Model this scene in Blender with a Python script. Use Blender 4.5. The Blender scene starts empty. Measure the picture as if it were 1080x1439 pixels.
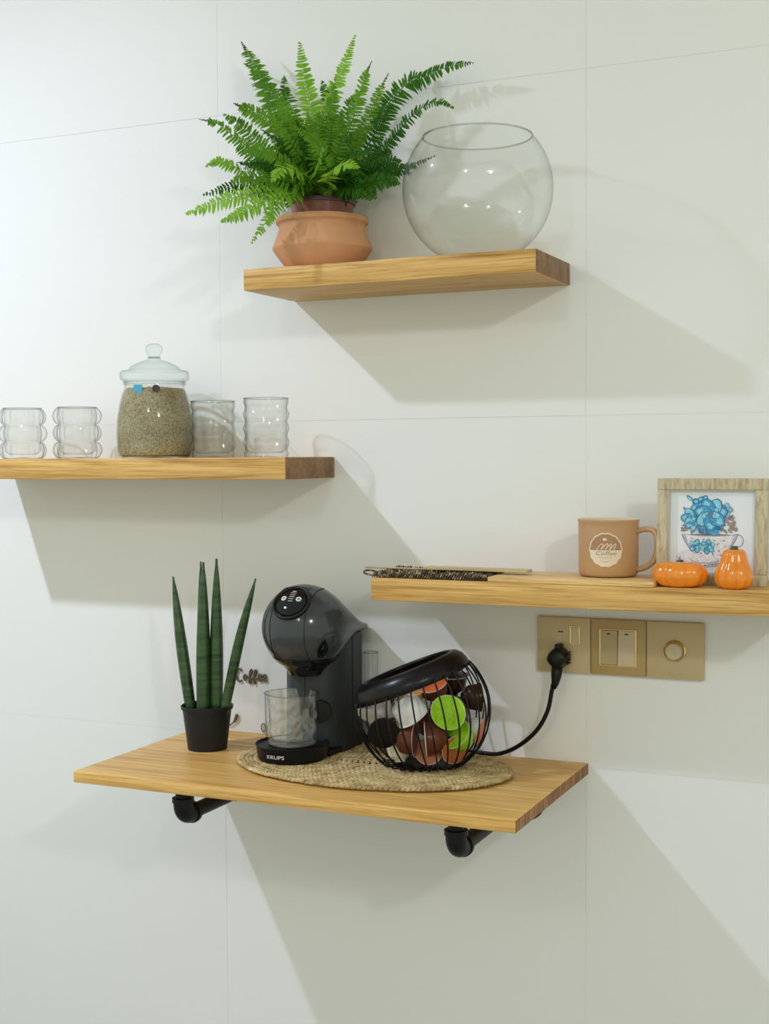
import bpy, bmesh, math, random
from mathutils import Vector, Matrix, Euler, noise
random.seed(7)
PI = math.pi
scene = bpy.context.scene
col = scene.collection

# ------------------------------------------------------------------ camera
cam_data = bpy.data.cameras.new('camera')
cam = bpy.data.objects.new('camera', cam_data)
col.objects.link(cam)
YAW, PITCH, ROLL = -0.4223, -0.0423, -0.0062
fw = Vector((math.sin(YAW)*math.cos(PITCH), math.cos(YAW)*math.cos(PITCH), math.sin(PITCH)))
rt = Vector((math.cos(YAW), -math.sin(YAW), 0)); up = rt.cross(fw)
r2 = rt*math.cos(ROLL) + up*math.sin(ROLL); u2 = up*math.cos(ROLL) - rt*math.sin(ROLL)
cam.matrix_world = Matrix(((r2.x, u2.x, -fw.x, 0.85), (r2.y, u2.y, -fw.y, -1.9926), (r2.z, u2.z, -fw.z, 1.5), (0, 0, 0, 1)))
cam_data.sensor_fit = 'VERTICAL'; cam_data.sensor_height = 36; cam_data.lens = 36*1861.85/1439
cam_data.clip_start = 0.05
scene.camera = cam

# ------------------------------------------------------------------ world, lamps, exposure
world = bpy.data.worlds.new('world'); scene.world = world; world.use_nodes = True
bg = world.node_tree.nodes['Background']
bg.inputs['Color'].default_value = (0.955, 1.0, 0.83, 1); bg.inputs['Strength'].default_value = 0.77

def lamp(name, loc, power, radius, color):
    d = bpy.data.lights.new(name, 'POINT'); d.energy = power; d.shadow_soft_size = radius; d.color = color
    o = bpy.data.objects.new(name, d); o.location = loc; col.objects.link(o); return o
def downlight(name, loc, power, radius, color):
    d = bpy.data.lights.new(name, 'SPOT'); d.energy = power; d.shadow_soft_size = radius; d.color = color
    d.spot_size = math.radians(180); d.spot_blend = 1.0
    o = bpy.data.objects.new(name, d); o.location = loc; col.objects.link(o); return o
downlight('ceiling_downlight', (-1.245, -1.10, 2.72), 104, 0.03, (0.84, 0.90, 1.12))
lamp('ceiling_downlight', (2.35, -2.8, 2.70), 56, 0.07, (0.97, 0.97, 0.95))
lamp('ceiling_downlight', (0.30, -3.1, 2.70), 14, 0.05, (1.0, 0.97, 0.92))
scene.view_settings.view_transform = 'Standard'; scene.view_settings.look = 'None'
scene.view_settings.gamma = 1; scene.view_settings.use_curve_mapping = False
scene.view_settings.exposure = 0.0

# ------------------------------------------------------------------ material helpers
def new_mat(name):
    m = bpy.data.materials.new(name); m.use_nodes = True
    nt = m.node_tree; return m, nt, nt.nodes['Principled BSDF']
def N(nt, kind, **kw):
    n = nt.nodes.new(kind)
    for k, v in kw.items():
        if k in n.inputs: n.inputs[k].default_value = v
        else: setattr(n, k, v)
    return n
def ramp(nt, fac, stops):
    r = nt.nodes.new('ShaderNodeValToRGB'); el = r.color_ramp.elements
    while len(el) < len(stops): el.new(0.5)
    for e, (p, c) in zip(el, stops): e.position = p; e.color = (*c, 1)
    nt.links.new(fac, r.inputs['Fac']); return r.outputs['Color']
def bump(nt, height, b, strength=0.3, dist=0.002):
    n = N(nt, 'ShaderNodeBump', Strength=strength, Distance=dist)
    nt.links.new(height, n.inputs['Height']); nt.links.new(n.outputs['Normal'], b.inputs['Normal'])
def tex_noise(nt, scale=(1, 1, 1), s=5, detail=4, rough=0.5, dist=0.0):
    tc = nt.nodes.new('ShaderNodeTexCoord'); mp = nt.nodes.new('ShaderNodeMapping'); mp.inputs['Scale'].default_value = scale
    nz = N(nt, 'ShaderNodeTexNoise', Scale=s, Detail=detail, Roughness=rough, Distortion=dist)
    nt.links.new(tc.outputs['Object'], mp.inputs['Vector']); nt.links.new(mp.outputs['Vector'], nz.inputs['Vector'])
    return nz.outputs['Fac']
def mixc(nt, fac, a, b, mode='MIX'):
    m = nt.nodes.new('ShaderNodeMix'); m.data_type = 'RGBA'; m.blend_type = mode
    if isinstance(fac, (int, float)): m.inputs[0].default_value = fac
    else: nt.links.new(fac, m.inputs[0])
    for i, v in ((6, a), (7, b)):
        if isinstance(v, tuple): m.inputs[i].default_value = (*v, 1)
        else: nt.links.new(v, m.inputs[i])
    return m.outputs[2]
def plain(name, c, rough=0.5, spec=0.5, metal=0.0, var=0.06, vs=30, coat=0.0, bmp=0.0):
    """a principled surface whose colour wanders a little"""
    m, nt, b = new_mat(name)
    f = tex_noise(nt, s=vs)
    lo = tuple(x*(1-var) for x in c); hi = tuple(min(1, x*(1+var)) for x in c)
    nt.links.new(ramp(nt, f, [(0.3, lo), (0.7, hi)]), b.inputs['Base Color'])
    b.inputs['Roughness'].default_value = rough; b.inputs['Specular IOR Level'].default_value = spec
    b.inputs['Metallic'].default_value = metal; b.inputs['Coat Weight'].default_value = coat
    if bmp: bump(nt, f, b, bmp, 0.001)
    return m
def wood(name, c1, c2, c3, scale=(1.2, 16, 22), s=3.0, rough=0.42):
    m, nt, b = new_mat(name)
    f1 = tex_noise(nt, scale, s, 6, 0.62, 0.9)
    f2 = tex_noise(nt, (scale[0]*1.2, scale[1]*3.2, scale[2]*3.2), s*2.0, 4, 0.7, 0.3)
    f3 = tex_noise(nt, (1.6, 4, 4), 2.2, 2, 0.5)
    a = ramp(nt, f1, [(0.30, c3), (0.45, c2), (0.62, c1)])
    fine = ramp(nt, f2, [(0.36, (0.60, 0.50, 0.38)), (0.52, (1, 1, 1))])
    mx = mixc(nt, 0.75, a, fine, 'MULTIPLY')
    bl = ramp(nt, f3, [(0.3, (0.86, 0.80, 0.74)), (0.65, (1.0, 1.0, 1.0))])
    nt.links.new(mixc(nt, 0.8, mx, bl, 'MULTIPLY'), b.inputs['Base Color'])
    b.inputs['Roughness'].default_value = rough; b.inputs['Specular IOR Level'].default_value = 0.35
    bump(nt, f2, b, 0.15, 0.001); return m
def thin_glass(name, tint=(0.97, 0.985, 0.975), edge=(0.55, 0.60, 0.57), f0=0.045, power=3.0, rough=0.015, haze=0.0):
    """a thin pane: clear straight on, mirror-like and darker at grazing angles"""
    m, nt, b = new_mat(name); nt.nodes.remove(b); L = nt.links.new
    g = nt.nodes.new('ShaderNodeNewGeometry')
    dt = N(nt, 'ShaderNodeVectorMath', operation='DOT_PRODUCT'); L(g.outputs['Incoming'], dt.inputs[0]); L(g.outputs['Normal'], dt.inputs[1])
    ab = N(nt, 'ShaderNodeMath', operation='ABSOLUTE'); L(dt.outputs['Value'], ab.inputs[0])
    om = N(nt, 'ShaderNodeMath', operation='SUBTRACT'); om.inputs[0].default_value = 1; L(ab.outputs[0], om.inputs[1])
    p5 = N(nt, 'ShaderNodeMath', operation='POWER'); L(om.outputs[0], p5.inputs[0]); p5.inputs[1].default_value = 5
    fr = N(nt, 'ShaderNodeMath', operation='MULTIPLY_ADD'); L(p5.outputs[0], fr.inputs[0]); fr.inputs[1].default_value = 0.9*(1-f0); fr.inputs[2].default_value = f0
    p3 = N(nt, 'ShaderNodeMath', operation='POWER'); L(om.outputs[0], p3.inputs[0]); p3.inputs[1].default_value = power
    tr = nt.nodes.new('ShaderNodeBsdfTransparent'); L(mixc(nt, p3.outputs[0], tint, edge), tr.inputs['Color'])
    gl = N(nt, 'ShaderNodeBsdfGlossy', Roughness=rough)
    mx = nt.nodes.new('ShaderNodeMixShader'); L(fr.outputs[0], mx.inputs[0]); L(tr.outputs[0], mx.inputs[1]); L(gl.outputs[0], mx.inputs[2])
    last = mx.outputs[0]
    if haze:
        df = N(nt, 'ShaderNodeBsdfDiffuse'); df.inputs['Color'].default_value = (0.8, 0.82, 0.8, 1)
        m2 = nt.nodes.new('ShaderNodeMixShader'); m2.inputs[0].default_value = haze; L(last, m2.inputs[1]); L(df.outputs[0], m2.inputs[2]); last = m2.outputs[0]
    L(last, nt.nodes['Material Output'].inputs['Surface']); return m

M = {}
# glossy white wall tile, very slightly mottled
m, nt, b = new_mat('wall_tile'); M['tile'] = m
nt.links.new(ramp(nt, tex_noise(nt, s=1.3, detail=3), [(0.3, (0.80, 0.815, 0.795)), (0.7, (0.835, 0.845, 0.83))]), b.inputs['Base Color'])
b.inputs['Roughness'].default_value = 0.45; b.inputs['Specular IOR Level'].default_value = 0.3
M['grout'] = plain('grout', (0.74, 0.755, 0.735), 0.6)
M['ceiling'] = plain('ceiling_paint', (0.82, 0.82, 0.80), 0.9)
M['floor'] = plain('floor_tile', (0.26, 0.25, 0.24), 0.5)
M['pine'] = wood('stained_pine', (0.78, 0.52, 0.185), (0.66, 0.40, 0.12), (0.46, 0.235, 0.055))
M['pine_top'] = wood('stained_pine_board', (0.84, 0.56, 0.20), (0.74, 0.45, 0.13), (0.52, 0.275, 0.065), scale=(1.0, 20, 14))
M['endgrain'] = wood('dark_end_grain', (0.34, 0.20, 0.10), (0.26, 0.15, 0.075), (0.18, 0.095, 0.045), scale=(6, 9, 4), s=5, rough=0.6)
M['stave_end'] = wood('striped_end_grain', (0.50, 0.27, 0.10), (0.27, 0.125, 0.045), (0.12, 0.05, 0.02), scale=(1, 40, 4), s=3, rough=0.6)
M['light_wood'] = wood('pale_board_wood', (0.86, 0.60, 0.26), (0.78, 0.52, 0.21), (0.66, 0.41, 0.15), scale=(1.5, 14, 20))
M['bamboo'] = wood('bamboo_slat', (0.66, 0.54, 0.30), (0.58, 0.46, 0.24), (0.46, 0.35, 0.17), scale=(1, 20, 20))
M['frame_wood'] = wood('limed_wood', (0.66, 0.60, 0.42), (0.58, 0.52, 0.36), (0.44, 0.38, 0.26), scale=(22, 22, 1.6), s=3, rough=0.6)
M['terracotta'] = plain('terracotta', (0.62, 0.32, 0.17), 0.85, 0.25, var=0.13, vs=9, bmp=0.2)
M['inner_pot'] = plain('red_brown_plastic', (0.25, 0.075, 0.045), 0.35)
M['rim_maroon'] = plain('maroon_rim', (0.085, 0.03, 0.03), 0.3)
M['soil'] = plain('soil', (0.03, 0.02, 0.014), 0.95, var=0.5, vs=120, bmp=1.0)
M['black_pot'] = plain('black_nursery_plastic', (0.014, 0.015, 0.016), 0.5, 0.25)
M['black_iron'] = plain('black_pipe_paint', (0.008, 0.008, 0.009), 0.45, 0.25)
M['black_wire'] = plain('black_gloss_wire', (0.005, 0.005, 0.006), 0.30, 0.28)
M['black_plastic'] = plain('black_plastic', (0.006, 0.006, 0.007), 0.4, 0.25)
M['black_gloss'] = plain('black_gloss_plastic', (0.005, 0.006, 0.007), 0.08, 0.4, coat=0.15)
M['machine'] = plain('anthracite_gloss', (0.042, 0.048, 0.052), 0.15, 0.45, coat=0.1, var=0.03)
M['machine_satin'] = plain('anthracite_satin', (0.032, 0.038, 0.040), 0.42, 0.3, var=0.03)
M['seam'] = plain('dark_seam', (0.01, 0.01, 0.011), 0.5)
M['white_print'] = plain('white_print', (0.80, 0.80, 0.78), 0.6, var=0.01)
M['grey_print'] = plain('grey_print', (0.42, 0.42, 0.42), 0.6, var=0.01)
M['mug'] = plain('latte_glaze', (0.52, 0.31, 0.155), 0.42, 0.45, var=0.04, vs=12)
M['mug_in'] = plain('cream_glaze', (0.72, 0.58, 0.42), 0.4)
M['badge'] = plain('cream_print', (0.80, 0.66, 0.50), 0.6, var=0.01)
M['badge_dark'] = plain('grey_brown_print', (0.30, 0.27, 0.20), 0.6, var=0.02)
M['badge_brown'] = plain('brown_badge', (0.40, 0.22, 0.11), 0.5, var=0.02)
M['pumpkin'] = plain('orange_glaze', (0.86, 0.26, 0.010), 0.16, 0.5, coat=0.5, var=0.10, vs=22)
M['pumpkin_stem'] = plain('green_stem', (0.07, 0.085, 0.03), 0.4)
M['plate_gold'] = plain('champagne_plate', (0.56, 0.44, 0.25), 0.42, 0.4, metal=0.1, var=0.02)
M['plate_gold_dark'] = plain('bronze_plate', (0.45, 0.32, 0.14), 0.38, 0.4, metal=0.1, var=0.02)
M['rocker'] = plain('champagne_rocker', (0.60, 0.49, 0.32), 0.35, 0.5, var=0.02)
M['rocker_dim'] = plain('gold_rocker', (0.47, 0.36, 0.19), 0.35, 0.5, var=0.02)
M['gold_trim'] = plain('polished_gold', (0.85, 0.62, 0.22), 0.18, 0.5, metal=0.9, var=0.02)
M['paper'] = plain('white_paper', (0.78, 0.82, 0.86), 0.5, var=0.01)
M['liner'] = plain('pale_grey_liner', (0.55, 0.57, 0.55), 0.6, var=0.02)
M['sign_wood'] = plain('dark_sign_wood', (0.14, 0.105, 0.07), 0.6, var=0.1)
M['glass'] = thin_glass('clear_thin_glass', (0.99, 0.995, 0.99), (0.55, 0.60, 0.57), 0.07, 4.5, 0.035)
M['bowl_glass'] = thin_glass('bowl_glass', (0.985, 0.992, 0.985), (0.60, 0.65, 0.61), 0.07, 5.5, 0.03)
M['ripple_glass'] = thin_glass('ripple_glass', (0.993, 0.995, 0.993), (0.38, 0.41, 0.39), 0.07, 3.6, 0.035)
M['bubble_glass'] = thin_glass('bubble_glass', (0.993, 0.995, 0.993), (0.26, 0.28, 0.28), 0.07, 2.8, 0.035)
M['crinkle_glass'] = thin_glass('crinkle_glass', (0.95, 0.94, 0.90), (0.62, 0.60, 0.52), 0.10, 3.0, 0.03, 0.10)
M['rim_glass'] = thin_glass('rim_glass', (0.84, 0.88, 0.86), (0.42, 0.48, 0.46), 0.10, 2.0)
M['aqua_glass'] = thin_glass('aqua_lid_glass', (0.975, 0.992, 0.988), (0.52, 0.68, 0.65), 0.05, 3.0)
# leaves
def leaf(name, c1, c2, trans=0.35):
    m, nt, b = new_mat(name)
    f = tex_noise(nt, s=9, detail=2)
    cc = ramp(nt, f, [(0.32, c1), (0.68, c2)])
    nt.links.new(cc, b.inputs['Base Color']); b.inputs['Roughness'].default_value = 0.5; b.inputs['Specular IOR Level'].default_value = 0.25
    tl = nt.nodes.new('ShaderNodeBsdfTranslucent'); nt.links.new(cc, tl.inputs['Color'])
    mx = nt.nodes.new('ShaderNodeMixShader'); mx.inputs[0].default_value = trans
    nt.links.new(b.outputs[0], mx.inputs[1]); nt.links.new(tl.outputs[0], mx.inputs[2])
    nt.links.new(mx.outputs[0], nt.nodes['Material Output'].inputs['Surface']); return m
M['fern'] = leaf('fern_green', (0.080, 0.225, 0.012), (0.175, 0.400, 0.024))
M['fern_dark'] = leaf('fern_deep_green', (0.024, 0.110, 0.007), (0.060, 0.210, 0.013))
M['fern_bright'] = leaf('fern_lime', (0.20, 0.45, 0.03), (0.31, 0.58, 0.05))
M['fern_tip'] = leaf('fern_dry_tip', (0.10, 0.07, 0.03), (0.16, 0.14, 0.05), 0.1)
# spiky succulent: banded green
m, nt, b = new_mat('spear_leaf_green'); M['spear'] = m
f1 = tex_noise(nt, (1, 1, 14), 8, 3, 0.6, 0.4); f2 = tex_noise(nt, (60, 60, 1), 4, 2)
a = ramp(nt, f1, [(0.35, (0.014, 0.045, 0.013)), (0.62, (0.050, 0.115, 0.032))])
nt.links.new(mixc(nt, 0.6, a, ramp(nt, f2, [(0.35, (0.45, 0.5, 0.4)), (0.6, (1, 1, 1))]), 'MULTIPLY'), b.inputs['Base Color'])
b.inputs['Roughness'].default_value = 0.42
# woven seagrass
m, nt, b = new_mat('seagrass'); M['seagrass'] = m
f1 = tex_noise(nt, (1, 1, 1), 55, 4, 0.6)
nt.links.new(ramp(nt, f1, [(0.28, (0.26, 0.17, 0.065)), (0.5, (0.52, 0.39, 0.18)), (0.7, (0.70, 0.57, 0.31))]), b.inputs['Base Color'])
b.inputs['Roughness'].default_value = 0.8; bump(nt, tex_noise(nt, (1, 1, 1), 300, 2), b, 0.5, 0.001)
m, nt, b = new_mat('dark_straw'); M['dark_straw'] = m
nt.links.new(ramp(nt, tex_noise(nt, s=160, detail=3), [(0.36, (0.025, 0.014, 0.007)), (0.52, (0.10, 0.065, 0.03)), (0.68, (0.42, 0.34, 0.20))]), b.inputs['Base Color'])
b.inputs['Roughness'].default_value = 0.8
# ground herbs in the jar
m, nt, b = new_mat('ground_herbs'); M['herbs'] = m
fa = tex_noise(nt, s=320, detail=3, rough=0.7); fb = tex_noise(nt, (1, 1, 2.5), 14, 3)
a = ramp(nt, fa, [(0.33, (0.12, 0.10, 0.05)), (0.5, (0.33, 0.29, 0.165)), (0.68, (0.48, 0.43, 0.28))])
nt.links.new(mixc(nt, 0.7, a, ramp(nt, fb, [(0.35, (0.70, 0.62, 0.50)), (0.65, (1.1, 1.1, 1.05))]), 'MULTIPLY'), b.inputs['Base Color'])
b.inputs['Roughness'].default_value = 0.9

# ------------------------------------------------------------------ mesh helpers
def obj(name, bm, mats, parent=None, loc=(0, 0, 0), rot=(0, 0, 0), smooth=False):
    if isinstance(bm, bmesh.types.BMesh):
        bmesh.ops.recalc_face_normals(bm, faces=bm.faces)
        me = bpy.data.meshes.new(name); bm.to_mesh(me); bm.free()
    else: me = bm
    for x in (mats if isinstance(mats, (list, tuple)) else [mats]): me.materials.append(M[x])
    if smooth:
        for p in me.polygons: p.use_smooth = True
        if smooth != 'all':
            me.set_sharp_from_angle(angle=math.radians(38))
    o = bpy.data.objects.new(name, me); col.objects.link(o)
    o.location = loc; o.rotation_euler = rot
    if parent: o.parent = parent
    return o
def thing(name, label, cat, loc=(0, 0, 0), rotz=0, group=None):
    o = bpy.data.objects.new(name, None); o.empty_display_size = 0.02; col.objects.link(o)
    o.location = loc; o.rotation_euler = (0, 0, rotz); return mark(o, label, cat, group)
def mark(o, label, cat=None, group=None):
    o['label'] = label
    if cat: o['category'] = cat
    if group: o['group'] = group
    return o
def add_box(bm, x0, x1, y0, y1, z0, z1, bev=0.0, mi=0, seg=2, mat=None):
    r = bmesh.ops.create_cube(bm, size=1.0)
    vs = r['verts']
    for v in vs:
        v.co = Vector((x0+(v.co.x+.5)*(x1-x0), y0+(v.co.y+.5)*(y1-y0), z0+(v.co.z+.5)*(z1-z0)))
    es = list({e for v in vs for e in v.link_edges})
    for f in {f for v in vs for f in v.link_faces}: f.material_index = mi
    if bev:
        r = bmesh.ops.bevel(bm, geom=es, offset=bev, segments=seg, affect='EDGES', profile=0.5)
        vs = list(set(vs_ for f in r['faces'] for vs_ in f.verts) | {v for v in vs if v.is_valid})
    if mat is not None:
        for v in vs: v.co = mat @ v.co
    return vs
def box(*a, **k):
    bm = bmesh.new(); add_box(bm, *a, **k); return bm
def add_lathe(bm, prof, seg=48, mi=0, fn=None, close=False, mat=None):
    """prof: list of (r, z); fn(theta, r, z, i) may return a new (r, z)"""
    rings = []
    for i, (r, z) in enumerate(prof):
        if r < 1e-6:
            rings.append([bm.verts.new((0, 0, z))]); continue
        ring = []
        for k in range(seg):
            t = 2*PI*k/seg; rr, zz = (fn(t, r, z, i) if fn else (r, z))
            ring.append(bm.verts.new((rr*math.cos(t), rr*math.sin(t), zz)))
        rings.append(ring)
    pairs = list(zip(rings[:-1], rings[1:]))
    if close: pairs.append((rings[-1], rings[0]))
    for a, b in pairs:
        for k in range(seg):
            k2 = (k+1) % seg
            if len(a) == 1 and len(b) == 1: continue
            if len(a) == 1: f = bm.faces.new((a[0], b[k], b[k2]))
            elif len(b) == 1: f = bm.faces.new((a[k], a[k2], b[0]))
            else: f = bm.faces.new((a[k], a[k2], b[k2], b[k]))
            f.material_index = mi
    if mat is not None:
        for ring in rings:
            for v in ring: v.co = mat @ v.co
    return bm
def lathe(prof, seg=48, **k): return add_lathe(bmesh.new(), prof, seg, **k)
def catmull(pts, n):
    P = [Vector(p) for p in pts]; P = [2*P[0]-P[1]] + P + [2*P[-1]-P[-2]]
    out = []; m = len(P)-3
    for i in range(n):
        t = i/(n-1)*m; k = min(int(t), m-1); t -= k
        a, b, c, d = P[k:k+4]
        out.append(0.5*((2*b) + (c-a)*t + (2*a-5*b+4*c-d)*t*t + (3*b-a-3*c+d)*t**3))
    return out
def add_tube(bm, pts, rad, seg=8, mi=0, closed=False, cap=True):
    pts = [Vector(p) for p in pts]; n = len(pts)
    R = rad if isinstance(rad, (list, tuple)) else [rad]*n
    tang = []
    for i in range(n):
        a = pts[(i-1) % n] if closed else pts[max(i-1, 0)]; b = pts[(i+1) % n] if closed else pts[min(i+1, n-1)]
        tang.append((b-a).normalized())
    t0 = tang[0]; u = t0.orthogonal().normalized(); rings = []
    for i in range(n):
        t = tang[i]; u = (u - t*u.dot(t)).normalized(); w = t.cross(u)
        rings.append([bm.verts.new(pts[i] + (u*math.cos(2*PI*k/seg) + w*math.sin(2*PI*k/seg))*R[i]) for k in range(seg)])
    for i in range(n if closed else n-1):
        a = rings[i]; b = rings[(i+1) % n]
        for k in range(seg):
            f = bm.faces.new((a[k], a[(k+1) % seg], b[(k+1) % seg], b[k])); f.material_index = mi
    if cap and not closed:
        for r in (rings[0], rings[-1]):
            f = bm.faces.new(r); f.material_index = mi
    return bm
def tube(pts, rad, seg=8, **k): return add_tube(bmesh.new(), pts, rad, seg, **k)
def cyl(r, z0, z1, seg=32, bev=0.0):
    p = [(0, z0), (r-bev, z0), (r, z0+bev), (r, z1-bev), (r-bev, z1), (0, z1)] if bev else [(0, z0), (r, z0), (r, z1), (0, z1)]
    return lathe(p, seg)
def align(d, origin=(0, 0, 0)):
    """matrix taking +z to direction d"""
    return Matrix.Translation(Vector(origin)) @ Vector(d).normalized().to_track_quat('Z', 'Y').to_matrix().to_4x4()
def text_bm(s, size, fn, extrude=0.0, mi=0, bold=0.0, shear=0.0, bm=None):
    """lettering as real faces; fn maps the flat (u, v, w) to 3D"""
    c = bpy.data.curves.new('t', 'FONT'); c.body = s; c.size = size; c.align_x = 'CENTER'; c.align_y = 'CENTER'; c.offset = bold; c.shear = shear
    c.extrude = extrude; c.resolution_u = 3
    o = bpy.data.objects.new('t', c); col.objects.link(o)
    dg = bpy.context.evaluated_depsgraph_get(); me = bpy.data.meshes.new_from_object(o.evaluated_get(dg))
    bpy.data.objects.remove(o); bpy.data.curves.remove(c)
    bm = bm or bmesh.new(); n0 = len(bm.verts); bm.from_mesh(me); bpy.data.meshes.remove(me)
    bm.verts.ensure_lookup_table()
    for v in bm.verts[n0:]: v.co = Vector(fn(v.co.x, v.co.y, v.co.z))
    return bm

# ------------------------------------------------------------------ the room
wall = obj('wall_back', box(-3.3, 2.8, 0.0007, 0.12, 0, 2.8), 'grout'); wall['kind'] = 'structure'
XJ = [-0.3554 + 0.651*k for k in range(-4, 5)] + [2.8]
XJ = [-3.3] + [x for x in XJ if x > -3.2]
ZJ = [0.0, 0.40, 1.0143, 1.56, 2.0879, 2.62, 2.8]
for i in range(len(XJ)-1):
    for k in range(len(ZJ)-1):
        g = 0.0003; d = random.uniform(0, 0.0003)
        if XJ[i+1]-XJ[i] < 0.01: continue
        t = obj('tile', box(XJ[i]+0.00012, XJ[i+1]-0.00012, 0.0+d, 0.004, ZJ[k]+g, ZJ[k+1]-g, bev=0.0002, seg=1), 'tile', wall)
o = obj('ceiling', box(-3.3, 2.8, -3.4, 0.12, 2.8, 2.9), 'ceiling'); o['kind'] = 'structure'
o = obj('floor', box(-3.3, 2.8, -3.4, 0.12, -0.1, 0.0), 'floor'); o['kind'] = 'structure'

# ------------------------------------------------------------------ the four shelves
def shelf(name, label, x0, x1, depth, zt, th, top='pine', end='endgrain', bev=0.0016):
    bm = bmesh.new(); w = (x1-x0)/2
    add_box(bm, -w, w, -depth/2, depth/2, -th/2, th/2, bev=bev)
    bmesh.ops.subdivide_edges(bm, edges=[e for e in bm.edges if e.calc_length() > 0.2], cuts=16, use_grid_fill=True)
    bm.normal_update()
    for f in bm.faces:
        if abs(f.normal.x) > 0.7: f.material_index = 1
    for v in bm.verts:
        n = noise.noise(Vector((v.co.x*14+x0*7, v.co.y*9, v.co.z*40)))
        v.co.z += 0.0004*n
    o = obj(name, bm, [top, end], None, ((x0+x1)/2, -depth/2, zt-th/2), smooth=True)
    return mark(o, label, 'shelf')
Z_T, Z_L, Z_R, Z_B = 1.7942, 1.4990, 1.3150, 1.0206
shelf('floating_shelf', 'highest thick stained pine shelf, carrying the potted fern and round glass bowl', -0.2088, 0.2704, 0.1715, Z_T, 0.0335)
shelf('floating_shelf', 'thick stained pine shelf at the left, carrying the glass jar and clear tumblers', -0.8093, -0.1363, 0.1729, Z_L, 0.0350)
shelf('floating_shelf', 'thick stained pine shelf at the right, carrying the brown mug, pumpkins and picture', 0.0081, 0.625, 0.1715, Z_R, 0.0338)
shelf('pipe_shelf', 'deep thin pine board at the bottom, held on black pipes under the coffee machine', -0.4114, 0.2996, 0.3541, Z_B, 0.0175, 'pine_top', 'stave_end', 0.0012)

# pipe brackets under the board
def bracket(x, label):
    t = thing('pipe_bracket', label, 'bracket', (x, 0, Z_B-0.0175), 0, 'black pipe brackets under the board')
    h = 0.0175; r = 0.0115; yF = -0.30; zp = -0.042
    bm = lathe([(0, -0.004), (0.030, -0.004), (0.031, -0.002), (0.031, 0), (0, 0)], 32)
    obj('shelf_flange', bm, 'black_iron', t, (0, yF, 0), smooth=True)
    obj('upright_pipe', cyl(r, -0.032, -0.002, 24), 'black_iron', t, (0, yF, 0), smooth=True)
    # elbow: quarter bend with collars
    pts = [(0, yF, -0.026)] + [(0, yF+0.020-0.020*math.cos(a), zp+0.0-0.020*math.sin(a)+0.016) for a in [i*PI/16 for i in range(0, 9)]]
    pts = [(0, yF, -0.022), (0, yF, -0.030)] + [(0, yF+0.018*(1-math.cos(a)), -0.030-0.018*math.sin(a)) for a in [i*PI/16 for i in range(1, 9)]] + [(0, yF+0.026, -0.048)]
    bm = tube(pts, [0.0150]*len(pts), 20)
    add_tube(bm, [(0, yF, -0.020), (0, yF, -0.027)], 0.0168, 20); add_tube(bm, [(0, yF+0.021, -0.048), (0, yF+0.028, -0.048)], 0.0168, 20)
    obj('elbow', bm, 'black_iron', t, smooth=True)
    obj('horizontal_pipe', tube([(0, yF+0.02, -0.048), (0, -0.003, -0.048)], r, 20), 'black_iron', t, smooth=True)
    obj('coupling', tube([(0, -0.150, -0.048), (0, -0.147, -0.048), (0, -0.128, -0.048), (0, -0.125, -0.048)], [0.013, 0.0152, 0.0152, 0.013], 20), 'black_iron', t, smooth=True)
    bm = lathe([(0, 0), (0.035, 0), (0.036, 0.002), (0.035, 0.0045), (0.019, 0.006), (0.017, 0.016), (0, 0.016)], 32)
    obj('wall_flange', bm, 'black_iron', t, (0, 0, -0.048), (PI/2, 0, 0), smooth=True)
    return t
bracket(-0.249, 'black iron pipe bracket under the left half of the bottom board')
bracket(0.195, 'black iron pipe bracket under the right corner of the bottom board')

# ------------------------------------------------------------------ fern in its pots
pot = thing('terracotta_pot', 'squat terracotta pot with a flared rim, on the highest shelf under the fern', 'pot', (-0.1115, -0.088, Z_T))
prof = [(0, 0.001), (0.052, 0), (0.0555, 0.002), (0.0600, 0.0075), (0.0785, 0.0325), (0.0795, 0.0350), (0.0796, 0.0362), (0.0785, 0.0395), (0.0690, 0.0660), (0.0682, 0.0705), (0.0690, 0.0725), (0.0735, 0.0755), (0.0745, 0.0795),
        (0.0725, 0.0835), (0.066, 0.0850), (0.0575, 0.0840), (0.0575, 0.077), (0.062, 0.060), (0.070, 0.036), (0.050, 0.010), (0, 0.008)]
obj('pot_body', lathe(prof, 64), 'terracotta', pot, smooth=True)
fern = thing('potted_fern', 'lush green fern with arching fronds in a red-brown inner pot', 'plant', (-0.1115, -0.088, Z_T+0.0105))
obj('nursery_pot', lathe([(0, 0), (0.040, 0), (0.0505, 0.094), (0.0495, 0.094), (0.0395, 0.003), (0, 0.003)], 48), 'inner_pot', fern, smooth=True)
obj('pot_rim', lathe([(0.0490, 0.094), (0.0535, 0.094), (0.0545, 0.0965), (0.0540, 0.1010), (0.0500, 0.1025), (0.0488, 0.1010)], 48, close=True), 'rim_maroon', fern, smooth=True)
obj('soil', lathe([(0, 0.094), (0.03, 0.095), (0.0493, 0.091), (0.0488, 0.087), (0, 0.087)], 40), 'soil', fern)
FERN_O = Vector(fern.location)
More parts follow.
